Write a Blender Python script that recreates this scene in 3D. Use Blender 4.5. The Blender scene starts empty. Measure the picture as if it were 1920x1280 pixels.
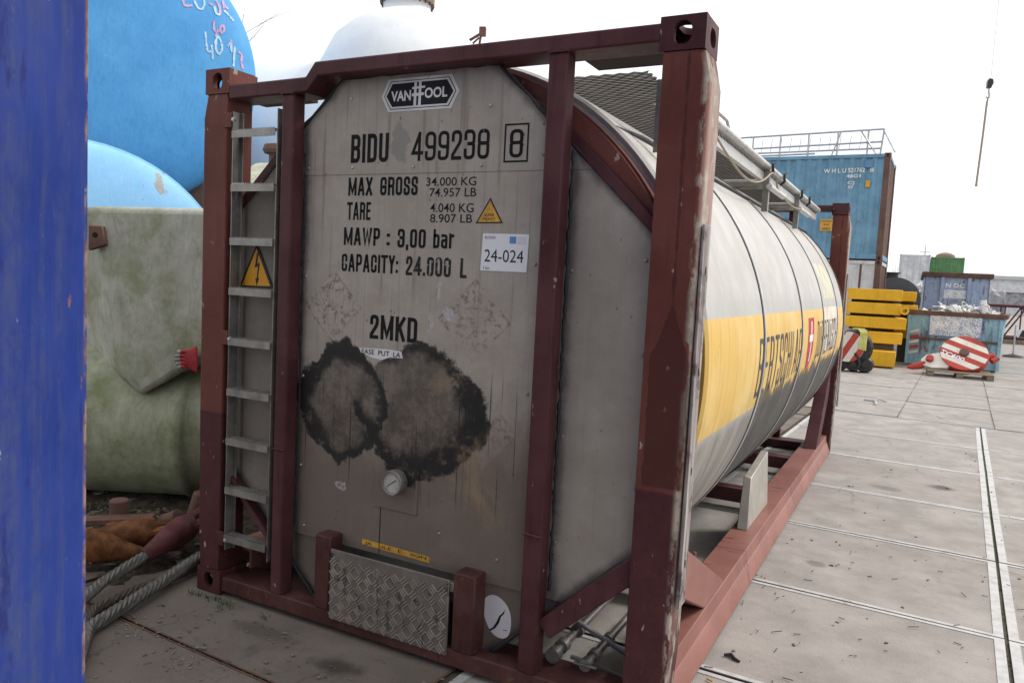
import bpy, bmesh, math, random
from mathutils import Vector, Matrix, noise as mnoise
random.seed(7)
S = bpy.context.scene
COL = S.collection
R = math.radians

# ------------------------------------------------------------------ camera
cam_d = bpy.data.cameras.new('camera')
cam = bpy.data.objects.new('camera', cam_d)
COL.objects.link(cam)
S.camera = cam
CAM = Vector((3.1569, -2.6646, 1.6592))
FW = Vector((-0.46438874, 0.88186339, -0.08160914))
RT = Vector((0.88176731, 0.46899393, 0.05031016))
UP = Vector((-0.08264088, 0.0485968, 0.99539381))
cam.matrix_world = Matrix(((RT.x, UP.x, -FW.x, CAM.x), (RT.y, UP.y, -FW.y, CAM.y), (RT.z, UP.z, -FW.z, CAM.z), (0, 0, 0, 1)))
cam_d.sensor_width = 36
cam_d.lens = 27.055
cam_d.clip_start = 0.05
cam_d.clip_end = 2000
cam_d.dof.use_dof = True
cam_d.dof.focus_distance = 4.2
cam_d.dof.aperture_fstop = 13.0

# ------------------------------------------------------------------ sky, sun, exposure
SUN_EL, SUN_AZ = R(48), R(52)          # azimuth measured from +y towards +x
W = bpy.data.worlds.new('World')
S.world = W
W.use_nodes = True
wn, wl = W.node_tree.nodes, W.node_tree.links
wn.clear()
wo = wn.new('ShaderNodeOutputWorld')
bg = wn.new('ShaderNodeBackground')
sky = wn.new('ShaderNodeTexSky')
sky.sky_type = 'NISHITA'
sky.sun_disc = False
sky.sun_elevation = SUN_EL
sky.sun_rotation = SUN_AZ
sky.air_density = 1.2
sky.dust_density = 4.0
hs = wn.new('ShaderNodeHueSaturation')
hs.inputs['Saturation'].default_value = 0.15
mx = wn.new('ShaderNodeMix')
mx.data_type = 'RGBA'
mx.inputs[0].default_value = 0.72
mx.inputs[7].default_value = (11.6, 11.75, 12.0, 1)   # even cloud cover
wl.new(sky.outputs[0], hs.inputs['Color'])
wl.new(hs.outputs[0], mx.inputs[6])
wl.new(mx.outputs[2], bg.inputs[0])
bg.inputs[1].default_value = 0.088
wl.new(bg.outputs[0], wo.inputs[0])

sd = bpy.data.lights.new('sun', 'SUN')
sd.energy = 1.5
sd.angle = R(12)
sd.color = (1.0, 0.965, 0.92)
sun = bpy.data.objects.new('sun', sd)
COL.objects.link(sun)
sdir = Vector((math.sin(SUN_AZ) * math.cos(SUN_EL), math.cos(SUN_AZ) * math.cos(SUN_EL), math.sin(SUN_EL)))
sun.rotation_euler = sdir.to_track_quat('Z', 'Y').to_euler()
sun.location = (0, 0, 30)

S.view_settings.view_transform = 'Standard'
S.view_settings.look = 'None'
S.view_settings.exposure = 0.50
S.view_settings.gamma = 1.0

# ------------------------------------------------------------------ material graph helper
class G:
    def __init__(s, name):
        s.mat = bpy.data.materials.new(name)
        s.mat.use_nodes = True
        s.t = s.mat.node_tree
        s.N = s.t.nodes
        s.L = s.t.links
        s.bsdf = s.N['Principled BSDF']
        s.out = s.N['Material Output']
    def put(s, inp, v):
        if v is None:
            return
        if isinstance(v, bpy.types.NodeSocket):
            s.L.new(v, inp)
        elif isinstance(v, (tuple, list)):
            if len(v) == 3 and inp.type == 'RGBA':
                v = (*v, 1)
            inp.default_value = v
        else:
            try:
                inp.default_value = v
            except Exception:
                inp.default_value = (v, v, v)
    def m(s, op, a, b=None, c=None):
        n = s.N.new('ShaderNodeMath')
        n.operation = op
        s.put(n.inputs[0], a); s.put(n.inputs[1], b); s.put(n.inputs[2], c)
        return n.outputs[0]
    def obj(s, rnd=False):
        n = s.N.new('ShaderNodeTexCoord')
        v = n.outputs['Object']
        if rnd:
            i = s.N.new('ShaderNodeObjectInfo')
            a = s.N.new('ShaderNodeVectorMath')
            a.operation = 'MULTIPLY_ADD'
            c = s.N.new('ShaderNodeCombineXYZ')
            for k in range(3):
                s.L.new(i.outputs['Random'], c.inputs[k])
            s.L.new(c.outputs[0], a.inputs[0])
            a.inputs[1].default_value = (31.7, 57.1, 83.3)
            s.L.new(v, a.inputs[2])
            v = a.outputs[0]
        return v
    def rnd(s):
        return s.N.new('ShaderNodeObjectInfo').outputs['Random']
    def pos(s):
        return s.N.new('ShaderNodeNewGeometry').outputs['Position']
    def xyz(s, v):
        n = s.N.new('ShaderNodeSeparateXYZ')
        s.L.new(v, n.inputs[0])
        return n.outputs[0], n.outputs[1], n.outputs[2]
    def vec(s, x, y, z):
        n = s.N.new('ShaderNodeCombineXYZ')
        s.put(n.inputs[0], x); s.put(n.inputs[1], y); s.put(n.inputs[2], z)
        return n.outputs[0]
    def scale(s, v, sc):
        n = s.N.new('ShaderNodeVectorMath')
        n.operation = 'MULTIPLY'
        s.L.new(v, n.inputs[0])
        n.inputs[1].default_value = sc
        return n.outputs[0]
    def noise(s, v, sc, det=4, ro=0.55, dist=0.0, col=False):
        n = s.N.new('ShaderNodeTexNoise')
        s.L.new(v, n.inputs['Vector'])
        n.inputs['Scale'].default_value = sc
        n.inputs['Detail'].default_value = det
        n.inputs['Roughness'].default_value = ro
        n.inputs['Distortion'].default_value = dist
        return n.outputs['Color' if col else 'Fac']
    def voro(s, v, sc, feat='F1', rnd=1.0, out='Distance'):
        n = s.N.new('ShaderNodeTexVoronoi')
        n.feature = feat
        s.L.new(v, n.inputs['Vector'])
        n.inputs['Scale'].default_value = sc
        n.inputs['Randomness'].default_value = rnd
        return n.outputs[out]
    def ss(s, x, lo, hi, a=0.0, b=1.0):
        n = s.N.new('ShaderNodeMapRange')
        n.interpolation_type = 'SMOOTHSTEP'
        s.put(n.inputs['Value'], x)
        n.inputs['From Min'].default_value = lo
        n.inputs['From Max'].default_value = hi
        n.inputs['To Min'].default_value = a
        n.inputs['To Max'].default_value = b
        return n.outputs[0]
    def mix(s, f, a, b, mode='MIX'):
        n = s.N.new('ShaderNodeMix')
        n.data_type = 'RGBA'
        n.blend_type = mode
        s.put(n.inputs[0], f); s.put(n.inputs[6], a); s.put(n.inputs[7], b)
        return n.outputs[2]
    def bump(s, h, st=0.2, d=0.01):
        n = s.N.new('ShaderNodeBump')
        n.inputs['Strength'].default_value = st
        n.inputs['Distance'].default_value = d
        s.L.new(h, n.inputs['Height'])
        s.L.new(n.outputs[0], s.bsdf.inputs['Normal'])
    def done(s, col, rough=0.6, metal=0.0, spec=0.5):
        s.put(s.bsdf.inputs['Base Color'], col)
        s.put(s.bsdf.inputs['Roughness'], rough)
        s.put(s.bsdf.inputs['Metallic'], metal)
        s.put(s.bsdf.inputs['Specular IOR Level'], spec)
        return s.mat

M = {}

def paint(name, base, var=0.25, chip=(0.42, 0.36, 0.3), chips=0.5, rust=(0.13, 0.06, 0.03), rusty=0.4, rough=0.5, metal=0.0, zsplit=None, spec=0.15, streak=0.3, sc=1.0):
    """weathered paint: tone drift, vertical grime, small chips, rust spots"""
    g = G(name)
    v = g.obj(True)
    if sc != 1.0:
        v = g.scale(v, (sc, sc, sc))
    n1 = g.noise(v, 2.3, 5, 0.6)
    n2 = g.noise(v, 14, 4, 0.65)
    st = g.noise(g.scale(v, (22, 22, 1.6)), 1.0, 3, 0.6)
    dark = tuple(c * (1 - var) for c in base)
    lite = tuple(min(1, c * (1 + var) + 0.012) for c in base)
    c = g.mix(g.ss(n1, 0.3, 0.72), dark, lite)
    if zsplit:
        z0, colr = zsplit
        x, y, z = g.xyz(g.obj())
        zz = g.m('ADD', z, g.m('MULTIPLY', g.noise(v, 9, 2), 0.02))
        c = g.mix(g.ss(zz, z0 - 0.004, z0 + 0.004), g.mix(g.ss(n1, 0.3, 0.72), tuple(k * (1 - var) for k in colr), colr), c)
    c = g.mix(g.m('MULTIPLY', g.ss(st, 0.52, 0.75), streak), c, tuple(k * 0.45 for k in base))
    c = g.mix(g.m('MULTIPLY', g.ss(n2, 0.35, 0.8), 0.25), c, lite)
    rm = g.m('MULTIPLY', g.ss(g.noise(v, 5.5, 8, 0.72), 0.6, 0.68), rusty)
    c = g.mix(rm, c, rust)
    cm = g.m('MULTIPLY', g.ss(g.noise(g.scale(v, (1, 1, 0.55)), 26, 3, 0.5), 0.70, 0.735), chips)
    c = g.mix(cm, c, chip)
    g.bump(g.m('ADD', g.m('MULTIPLY', n1, 5.0), g.m('ADD', g.m('MULTIPLY', n2, 0.8), g.noise(v, 60, 3))), 0.2, 0.005)
    if name == 'post_red':
        x, y, z = g.xyz(g.obj())
        # fading and open-sky light painted into the outer flank, bare edge, old darker touch-up patch on the right posts
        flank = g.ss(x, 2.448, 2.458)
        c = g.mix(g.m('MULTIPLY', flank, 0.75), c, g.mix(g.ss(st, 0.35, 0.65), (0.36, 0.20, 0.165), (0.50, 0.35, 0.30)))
        ed = g.m('MULTIPLY', g.ss(x, 2.428, 2.452), g.ss(g.noise(g.scale(v, (1, 1, 0.35)), 16, 5, 0.7), 0.47, 0.55))
        c = g.mix(g.m('MULTIPLY', ed, 0.9), c, g.mix(g.ss(n2, 0.4, 0.6), (0.30, 0.27, 0.22), (0.46, 0.41, 0.33)))
        px = g.m('ABSOLUTE', g.m('SUBTRACT', x, 2.385))
        lim = g.ss(z, 1.62, 1.36, 0.008, 0.075)
        pm = g.m('MULTIPLY', g.m('MULTIPLY', g.ss(g.m('SUBTRACT', g.m('ADD', lim, g.m('MULTIPLY', g.m('SUBTRACT', n2, 0.5), 0.03)), px), 0.0, 0.006), g.ss(z, 0.93, 0.94)), g.ss(x, 2.2, 2.25))
        c = g.mix(g.m('MULTIPLY', pm, 0.7), c, (0.062, 0.021, 0.018))
        scr = g.m('MULTIPLY', g.ss(g.noise(g.scale(v, (3, 3, 1)), 13, 6, 0.75, 2.5), 0.655, 0.675), g.ss(n1, 0.45, 0.6))
        c = g.mix(g.m('MULTIPLY', scr, 0.7), c, (0.40, 0.34, 0.27))
    M[name] = g.done(c, g.m('ADD', g.m('MULTIPLY', n2, 0.25), rough - 0.1), metal, spec)
    return M[name]

def plain(name, col, rough=0.6, metal=0.0, var=0.2, sc=8.0, bump=0.1, spec=0.5):
    g = G(name)
    v = g.obj(True)
    n = g.noise(v, sc, 6, 0.62)
    c = g.mix(g.ss(n, 0.28, 0.75), tuple(k * (1 - var) for k in col), tuple(min(1, k * (1 + var)) for k in col))
    g.bump(g.noise(v, sc * 5, 4), bump, 0.004)
    M[name] = g.done(c, g.m('ADD', g.m('MULTIPLY', n, 0.2), rough - 0.1), metal, spec)
    return M[name]

def flat(name, col, rough=0.6, metal=0.0, spec=0.4):
    g = G(name)
    M[name] = g.done(col, rough, metal, spec)
    return M[name]

def worn_print(name, col, thr=0.62, rough=0.55):
    """ink or vinyl film with flaked-off bits"""
    g = G(name)
    v = g.obj()
    n = g.noise(v, 38, 5, 0.7)
    big = g.noise(v, 3.1, 3, 0.6)
    k = g.m('ADD', n, g.m('MULTIPLY', g.m('SUBTRACT', big, 0.5), 0.35))
    g.done(g.mix(g.ss(g.noise(v, 8, 4), 0.3, 0.7), tuple(c * 0.85 for c in col), tuple(min(1, c * 1.15 + 0.004) for c in col)), 0.75, 0, 0.15)
    tr = g.N.new('ShaderNodeBsdfTransparent')
    ms = g.N.new('ShaderNodeMixShader')
    g.L.new(g.ss(k, thr, thr + 0.04), ms.inputs[0])
    g.L.new(g.bsdf.outputs[0], ms.inputs[1])
    g.L.new(tr.outputs[0], ms.inputs[2])
    g.L.new(ms.outputs[0], g.out.inputs[0])
    M[name] = g.mat
    return g.mat

RED = (0.140, 0.043, 0.033)
PURP = (0.078, 0.026, 0.030)
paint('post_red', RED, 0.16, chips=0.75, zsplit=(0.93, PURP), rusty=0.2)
paint('frame_purple', PURP, 0.28, chips=0.6, rusty=0.45, rough=0.45, streak=0.5)
paint('frame_rusty', (0.082, 0.033, 0.028), 0.35, chips=0.25, rust=(0.19, 0.085, 0.032), rusty=0.95, sc=1.8, streak=0.5)
paint('rail_pink', (0.25, 0.10, 0.088), 0.18, chip=(0.10, 0.05, 0.045), chips=0.5, rusty=0.25, rough=0.42)
g = G('rail_pink')
v = g.obj(True)
n1 = g.noise(v, 2.3, 5, 0.6)
dash = g.noise(g.scale(v, (5, 42, 5)), 1.0, 3, 0.6)
zone = g.ss(g.noise(g.scale(v, (0, 1.1, 0)), 1.0, 2), 0.48, 0.58)
c = g.mix(g.ss(n1, 0.3, 0.7), (0.235, 0.098, 0.078), (0.305, 0.135, 0.108))
c = g.mix(g.m('MULTIPLY', g.ss(dash, 0.60, 0.65), g.m('MULTIPLY', zone, 0.85)), c, (0.075, 0.026, 0.022))
c = g.mix(g.ss(g.noise(v, 19, 5, 0.7), 0.66, 0.72, 0, 0.6), c, (0.36, 0.28, 0.24))
g.bump(g.noise(v, 30, 4), 0.12, 0.004)
M['rail_pink'] = g.done(c, 0.45, 0, 0.35)
plain('stainless', (0.42, 0.40, 0.37), 0.42, 0.75, 0.2, 12)
plain('galvanised', (0.48, 0.49, 0.50), 0.48, 0.7, 0.15, 15)
plain('alu', (0.60, 0.59, 0.57), 0.45, 0.55, 0.15, 10)
plain('dial_face', (0.42, 0.41, 0.38), 0.4, 0, 0.1, 20)
plain('web_shaded', (0.030, 0.017, 0.017), 0.85, 0, 0.3, 9)  # near-black tone paints in the shade under the top rail
plain('rung_steel', (0.27, 0.26, 0.24), 0.42, 0.6, 0.25, 14)
plain('grating_steel', (0.085, 0.072, 0.06), 0.6, 0.2, 0.3, 12)
plain('cream_steel', (0.40, 0.37, 0.325), 0.5, 0.2, 0.15, 8)
plain('rubber', (0.022, 0.021, 0.022), 0.7, 0, 0.3, 20)
plain('grease', (0.03, 0.028, 0.027), 0.45, 0.2, 0.4, 9)
flat('dark', (0.012, 0.011, 0.011), 0.9)
worn_print('ink', (0.010, 0.0105, 0.012), 0.66)
worn_print('ink_faded', (0.025, 0.025, 0.025), 0.60)
worn_print('ink_thin', (0.02, 0.02, 0.022), 0.70)
worn_print('ink_grey', (0.10, 0.10, 0.115), 0.74)
worn_print('film_white', (0.75, 0.74, 0.73), 0.68)
worn_print('film_black', (0.02, 0.02, 0.026), 0.72)
worn_print('film_red', (0.50, 0.07, 0.09), 0.72)
worn_print('film_cream', (0.72, 0.63, 0.53), 0.74)
flat('paper', (0.78, 0.79, 0.82), 0.5)
flat('print_black', (0.02, 0.02, 0.02), 0.5)
flat('print_blue', (0.12, 0.27, 0.55), 0.5)
flat('print_grey', (0.55, 0.56, 0.6), 0.5)
flat('sign_yellow', (0.72, 0.33, 0.015), 0.45)
flat('sign_black', (0.012, 0.012, 0.012), 0.5)
plain('label_yellow', (0.60, 0.32, 0.04), 0.55, 0, 0.2, 30)
plain('sheet_white', (0.70, 0.69, 0.70), 0.45, 0, 0.05, 6)

# ------------------------------------------------------------------ mesh helper
class B:
    def __init__(s):
        s.v = []
        s.f = []
        s.parts = []
    def add(s, vs, fs):
        o = len(s.v)
        s.parts.append((o, len(s.f)))
        s.v += [tuple(p) for p in vs]
        s.f += [tuple(i + o for i in f) for f in fs]
        return s
    def box(s, x0, x1, y0, y1, z0, z1):
        return s.add([(x0, y0, z0), (x1, y0, z0), (x1, y1, z0), (x0, y1, z0), (x0, y0, z1), (x1, y0, z1), (x1, y1, z1), (x0, y1, z1)],
                     [(0, 3, 2, 1), (4, 5, 6, 7), (0, 1, 5, 4), (1, 2, 6, 5), (2, 3, 7, 6), (3, 0, 4, 7)])
    def obox(s, c, sx, sy, sz, m):
        c = Vector(c)
        vs = [c + m @ Vector((a * sx / 2, b * sy / 2, d * sz / 2)) for d in (-1, 1) for a, b in ((-1, -1), (1, -1), (1, 1), (-1, 1))]
        return s.add(vs, [(0, 3, 2, 1), (4, 5, 6, 7), (0, 1, 5, 4), (1, 2, 6, 5), (2, 3, 7, 6), (3, 0, 4, 7)])
    def prism(s, poly, a, b, fn):
        """poly: 2-D points; fn(u, v, w) -> xyz; extruded w = a..b"""
        n = len(poly)
        vs = [fn(u, v, a) for u, v in poly] + [fn(u, v, b) for u, v in poly]
        fs = [tuple(range(n))[::-1], tuple(range(n, 2 * n))]
        fs += [(i, (i + 1) % n, n + (i + 1) % n, n + i) for i in range(n)]
        return s.add(vs, fs)
    def loft(s, rings, cap=True, close=True):
        n = len(rings[0])
        vs = [p for r in rings for p in r]
        fs = []
        for k in range(len(rings) - 1):
            for i in range(n if close else n - 1):
                j = (i + 1) % n
                fs.append((k * n + i, k * n + j, (k + 1) * n + j, (k + 1) * n + i))
        if cap and close:
            fs.append(tuple(range(n))[::-1])
            fs.append(tuple(range((len(rings) - 1) * n, len(rings) * n)))
        return s.add(vs, fs)
    def tube(s, pts, r, n=8, cap=True):
        pts = [Vector(p) for p in pts]
        rs = r if isinstance(r, (list, tuple)) else [r] * len(pts)
        rings = []
        up = None
        for i, p in enumerate(pts):
            d = (pts[min(i + 1, len(pts) - 1)] - pts[max(i - 1, 0)]).normalized()
            if up is None:
                up = Vector((0, 0, 1)) if abs(d.z) < 0.9 else Vector((1, 0, 0))
            a = d.cross(up).normalized()
            up = a.cross(d).normalized()
            rings.append([p + (a * math.cos(t) + up * math.sin(t)) * rs[i] for t in [2 * math.pi * k / n for k in range(n)]])
        return s.loft(rings, cap)
    def lathe(s, prof, n=32, fn=None):
        """prof: (r, h); fn(x, y, h)"""
        fn = fn or (lambda x, y, h: (x, y, h))
        rings = [[fn(r * math.cos(2 * math.pi * k / n), r * math.sin(2 * math.pi * k / n), h) for k in range(n)] for r, h in prof]
        return s.loft(rings, True)
    def build(s, name, mat, parent=None, bevel=0.0, smooth=True, ang=35, kind=None, seg=1):
        me = bpy.data.meshes.new(name)
        me.from_pydata(s.v, [], s.f)
        bm = bmesh.new()
        bm.from_mesh(me)
        bmesh.ops.recalc_face_normals(bm, faces=bm.faces)
        bm.to_mesh(me)
        bm.free()
        if smooth:
            me.polygons.foreach_set('use_smooth', [True] * len(me.polygons))
            me.set_sharp_from_angle(angle=R(ang))
        return link(name, me, mat, parent, bevel, kind, seg)

def build_each(b, name, mat, parent=None, bevel=0.0, smooth=True, ang=35):
    """every added shape becomes an object of its own"""
    out = []
    ends = b.parts[1:] + [(len(b.v), len(b.f))]
    for (v0, f0), (v1, f1) in zip(b.parts, ends):
        q = B()
        q.add(b.v[v0:v1], [tuple(i - v0 for i in f) for f in b.f[f0:f1]])
        out.append(q.build(name, mat, parent, bevel, smooth, ang))
    return out

def link(name, me, mat, parent=None, bevel=0.0, kind=None, seg=1):
    if mat is not None:
        me.materials.clear()
        me.materials.append(M[mat] if isinstance(mat, str) else mat)
    o = bpy.data.objects.new(name, me)
    COL.objects.link(o)
    if parent is not None:
        o.parent = parent
    if bevel:
        bv = o.modifiers.new('bevel', 'BEVEL')
        bv.width = bevel
        bv.segments = seg
        bv.limit_method = 'ANGLE'
        bv.angle_limit = R(40)
    if kind:
        o['kind'] = kind
    return o

def tag(o, label, cat, group=None):
    o['label'] = label
    o['category'] = cat
    if group:
        o['group'] = group
    return o

def thing(name, label, cat, loc=(0, 0, 0), rz=0.0, group=None):
    o = bpy.data.objects.new(name, None)
    o.empty_display_size = 0.2
    COL.objects.link(o)
    o.location = loc
    o.rotation_euler = (0, 0, rz)
    return tag(o, label, cat, group)

def copy_tree(o, parent=None):
    c = o.copy()
    COL.objects.link(c)
    c.parent = parent
    for ch in list(o.children):
        copy_tree(ch, c)
    return c

def text_mesh(body, bold=0.0):
    cu = bpy.data.curves.new('t', 'FONT')
    cu.body = body
    cu.size = 1
    cu.offset = bold
    cu.resolution_u = 3
    o = bpy.data.objects.new('t', cu)
    COL.objects.link(o)
    bpy.context.view_layer.update()
    me = bpy.data.meshes.new_from_object(o.evaluated_get(bpy.context.evaluated_depsgraph_get()))
    bpy.data.objects.remove(o)
    bpy.data.curves.remove(cu)
    return me

def text_on(body, x0, x1, z0, z1, mat, parent, fn, bold=0.02, cuts=0, name='lettering', lab=None):
    """text stretched to a box of (u, v); fn(u, v) -> xyz"""
    me = text_mesh(body, bold)
    xs = [v.co.x for v in me.vertices]
    ys = [v.co.y for v in me.vertices]
    a0, a1, b0, b1 = min(xs), max(xs), min(ys), max(ys)
    for v in me.vertices:
        v.co = (x0 + (v.co.x - a0) / (a1 - a0) * (x1 - x0), z0 + (v.co.y - b0) / (b1 - b0) * (z1 - z0), 0)
    if cuts:
        bm = bmesh.new()
        bm.from_mesh(me)
        for k in range(1, cuts):
            zz = z0 + (z1 - z0) * k / cuts
            bmesh.ops.bisect_plane(bm, geom=bm.verts[:] + bm.edges[:] + bm.faces[:], plane_co=(0, zz, 0), plane_no=(0, 1, 0))
        bm.to_mesh(me)
        bm.free()
    for v in me.vertices:
        v.co = fn(v.co.x, v.co.y)
    o = link(name, me, mat, parent)
    if lab:
        o['label'] = lab
    return o

# ---- condensed gothic lettering drawn as strokes: points (x, y[, corner radius]) in a unit box
q_ = 0.30
GL = {
 'A': (0.50, [[(0, 0), (0.42, 1), (0.58, 1), (1, 0)], [(0.16, 0.27), (0.84, 0.27)]]),
 'B': (0.46, [[(0, 0), (0, 1), (1, 1, q_), (1, 0.52, q_), (0, 0.52)], [(0, 0.52), (1, 0.52, q_), (1, 0, q_), (0, 0)]]),
 'C': (0.44, [[(1, 0.66), (1, 1, q_), (0, 1, q_), (0, 0, q_), (1, 0, q_), (1, 0.34)]]),
 'D': (0.46, [[(0, 0), (0, 1), (1, 1, q_), (1, 0, q_), (0, 0)]]),
 'E': (0.40, [[(1, 1), (0, 1), (0, 0), (1, 0)], [(0, 0.52), (0.85, 0.52)]]),
 'G': (0.46, [[(1, 0.68), (1, 1, q_), (0, 1, q_), (0, 0, q_), (1, 0, q_), (1, 0.46), (0.55, 0.46)]]),
 'H': (0.46, [[(0, 0), (0, 1)], [(1, 0), (1, 1)], [(0, 0.52), (1, 0.52)]]),
 'I': (0.15, [[(0.5, 0), (0.5, 1)]]),
 'K': (0.47, [[(0, 0), (0, 1)], [(1, 1), (0.1, 0.45)], [(0.35, 0.62), (1, 0)]]),
 'L': (0.40, [[(0, 1), (0, 0), (1, 0)]]),
 'M': (0.62, [[(0, 0), (0, 1)], [(0, 1), (0.5, 0.12), (1, 1)], [(1, 1), (1, 0)]]),
 'N': (0.48, [[(0, 0), (0, 1)], [(0, 1), (1, 0)], [(1, 0), (1, 1)]]),
 'O': (0.46, [[(0, 0.5), (0, 1, q_), (1, 1, q_), (1, 0, q_), (0, 0, q_), (0, 0.5)]]),
 'P': (0.45, [[(0, 0), (0, 1), (1, 1, q_), (1, 0.44, q_), (0, 0.44)]]),
 'R': (0.46, [[(0, 0), (0, 1), (1, 1, q_), (1, 0.50, q_), (0, 0.50)], [(0.5, 0.50), (0.92, 0.50, 0.1), (1, 0)]]),
 'S': (0.44, [[(1, 0.72), (1, 1, q_), (0, 1, q_), (0, 0.56, 0.2), (1, 0.44, 0.2), (1, 0, q_), (0, 0, q_), (0, 0.28)]]),
 'T': (0.44, [[(0.5, 0), (0.5, 1)], [(-0.1, 1), (1.1, 1)]]),
 'U': (0.46, [[(0, 1), (0, 0, q_), (1, 0, q_), (1, 1)]]),
 'W': (0.66, [[(0, 1), (0.22, 0), (0.5, 0.9), (0.78, 0), (1, 1)]]),
 'X': (0.48, [[(0, 0), (1, 1)], [(0, 1), (1, 0)]]),
 'Y': (0.46, [[(0, 1), (0.5, 0.45), (0.5, 0)], [(0.5, 0.45), (1, 1)]]),
 'b': (0.42, [[(0, 1), (0, 0), (1, 0, q_), (1, 0.70, q_), (0, 0.70)]]),
 'a': (0.42, [[(0, 0.70), (1, 0.70, q_), (1, 0)], [(1, 0.40), (0, 0.40, 0.15), (0, 0, 0.15), (1, 0)]]),
 'r': (0.32, [[(0, 0), (0, 0.75)], [(0, 0.55), (0.25, 0.70, 0.1), (1, 0.70)]]),
 '0': (0.44, [[(0, 0.5), (0, 1, q_), (1, 1, q_), (1, 0, q_), (0, 0, q_), (0, 0.5)]]),
 '2': (0.43, [[(0, 0.70), (0, 1, q_), (1, 1, q_), (1, 0.62, 0.2), (0, 0.12), (0, 0), (1, 0)]]),
 '3': (0.46, [[(0, 0.74), (0, 1, q_), (1, 1, q_), (1, 0.53, 0.2), (0.4, 0.53)], [(0.4, 0.53), (1, 0.53, 0.2), (1, 0, q_), (0, 0, q_), (0, 0.28)]]),
 '4': (0.50, [[(0.75, 0), (0.75, 1)], [(0.75, 1), (0, 0.25), (1.05, 0.25)]]),
 '8': (0.48, [[(0.5, 0.53), (0, 0.53, 0.3), (0, 1, q_), (1, 1, q_), (1, 0.53, 0.3), (0.5, 0.53)], [(0.5, 0.53), (0, 0.53, 0.3), (0, 0, q_), (1, 0, q_), (1, 0.53, 0.3), (0.5, 0.53)]]),
 '9': (0.47, [[(1, 0.46), (0, 0.46, q_), (0, 1, q_), (1, 1, q_), (1, 0.40)], [(1, 0.46), (1, 0, q_), (0, 0, q_), (0, 0.24)]]),
 '.': (0.14, [[(0.5, 0), (0.5, 0.02)]]),
 ',': (0.14, [[(0.5, 0.02), (0.4, -0.16)]]),
 ':': (0.14, [[(0.5, 0.06), (0.5, 0.08)], [(0.5, 0.62), (0.5, 0.64)]]),
}
def stroke_text(body, x0, x1, z0, z1, mat, parent, fn, t=0.078, cuts=0, gapw=0.10):
    """fn(u, v); z0 is the base line and z1 the cap height"""
    strokes, pen = [], 0.0
    for ch in body:
        if ch == ' ':
            pen += 0.24
            continue
        dots = ch in 'ÄÜ'
        w_, polys = GL[{'Ä': 'A', 'Ü': 'U'}.get(ch, ch)]
        for poly in polys:
            pts = []
            P_ = [(Vector((pen + t + p_[0] * (w_ - 2 * t), t + p_[1] * ((0.86 if dots else 1) - 2 * t))), p_[2] if len(p_) > 2 else 0) for p_ in poly]
            for i, (p_, r_) in enumerate(P_):
                if r_ and 0 < i < len(P_) - 1:
                    a, b_ = P_[i - 1][0], P_[i + 1][0]
                    r1 = min(r_ * 0.6, (a - p_).length * 0.49, (b_ - p_).length * 0.49)
                    e0, e1 = p_ + (a - p_).normalized() * r1, p_ + (b_ - p_).normalized() * r1
                    for k in range(6):
                        u = k / 5
                        pts.append(e0 * (1 - u) ** 2 + p_ * 2 * u * (1 - u) + e1 * u * u)
                else:
                    pts.append(p_)
            cl = (pts[0] - pts[-1]).length < 1e-5
            if not cl:
                pts[0] = pts[0] + (pts[0] - pts[1]).normalized() * t
                pts[-1] = pts[-1] + (pts[-1] - pts[-2]).normalized() * t
            strokes.append((pts, cl))
        if dots:
            for dx in (0.28, 0.72):
                c_ = Vector((pen + w_ * dx, 0.96))
                strokes.append(([c_ - Vector((0, t * 0.6)), c_ + Vector((0, t * 0.6))], False))
        pen += w_ + gapw
    pen -= gapw
    b = B()
    for si, (pts, cl) in enumerate(strokes):
        n = len(pts)
        L_, R_ = [], []
        for i in range(n):
            a = pts[i - 1] if i else (pts[-2] if cl else None)
            c_ = pts[i + 1] if i < n - 1 else (pts[1] if cl else None)
            d0 = (pts[i] - a).normalized() if a is not None else None
            d1 = (c_ - pts[i]).normalized() if c_ is not None else None
            d0 = d0 or d1
            d1 = d1 or d0
            m_ = (d0 + d1)
            m_ = m_.normalized() if m_.length > 1e-4 else d0
            nr = Vector((-m_.y, m_.x))
            k = t / max(0.45, nr.dot(Vector((-d0.y, d0.x))))
            L_.append(pts[i] + nr * k)
            R_.append(pts[i] - nr * k)
        V_ = [(x0 + p_.x / pen * (x1 - x0), z0 + p_.y * (z1 - z0), si * 0.00004) for p_ in L_ + R_]
        b.add(V_, [(i, i + 1, n + i + 1, n + i) for i in range(n - 1)])
    me = bpy.data.meshes.new('lettering')
    me.from_pydata(b.v, [], b.f)
    if cuts:
        bm = bmesh.new()
        bm.from_mesh(me)
        for k in range(1, cuts):
            bmesh.ops.bisect_plane(bm, geom=bm.verts[:] + bm.edges[:] + bm.faces[:], plane_co=(0, z0 + (z1 - z0) * k / cuts, 0), plane_no=(0, 1, 0))
        bm.to_mesh(me)
        bm.free()
    for v in me.vertices:
        v.co = fn(v.co.x, v.co.y, v.co.z)
    return link('lettering', me, mat, parent)

def poly_sheet(name, pts, mat, parent, fn, th=0.001):
    """thin film with real thickness on a plane; fn(u, v, w)"""
    return B().prism(pts, 0.0, th, fn).build(name, mat, parent, smooth=False)

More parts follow.
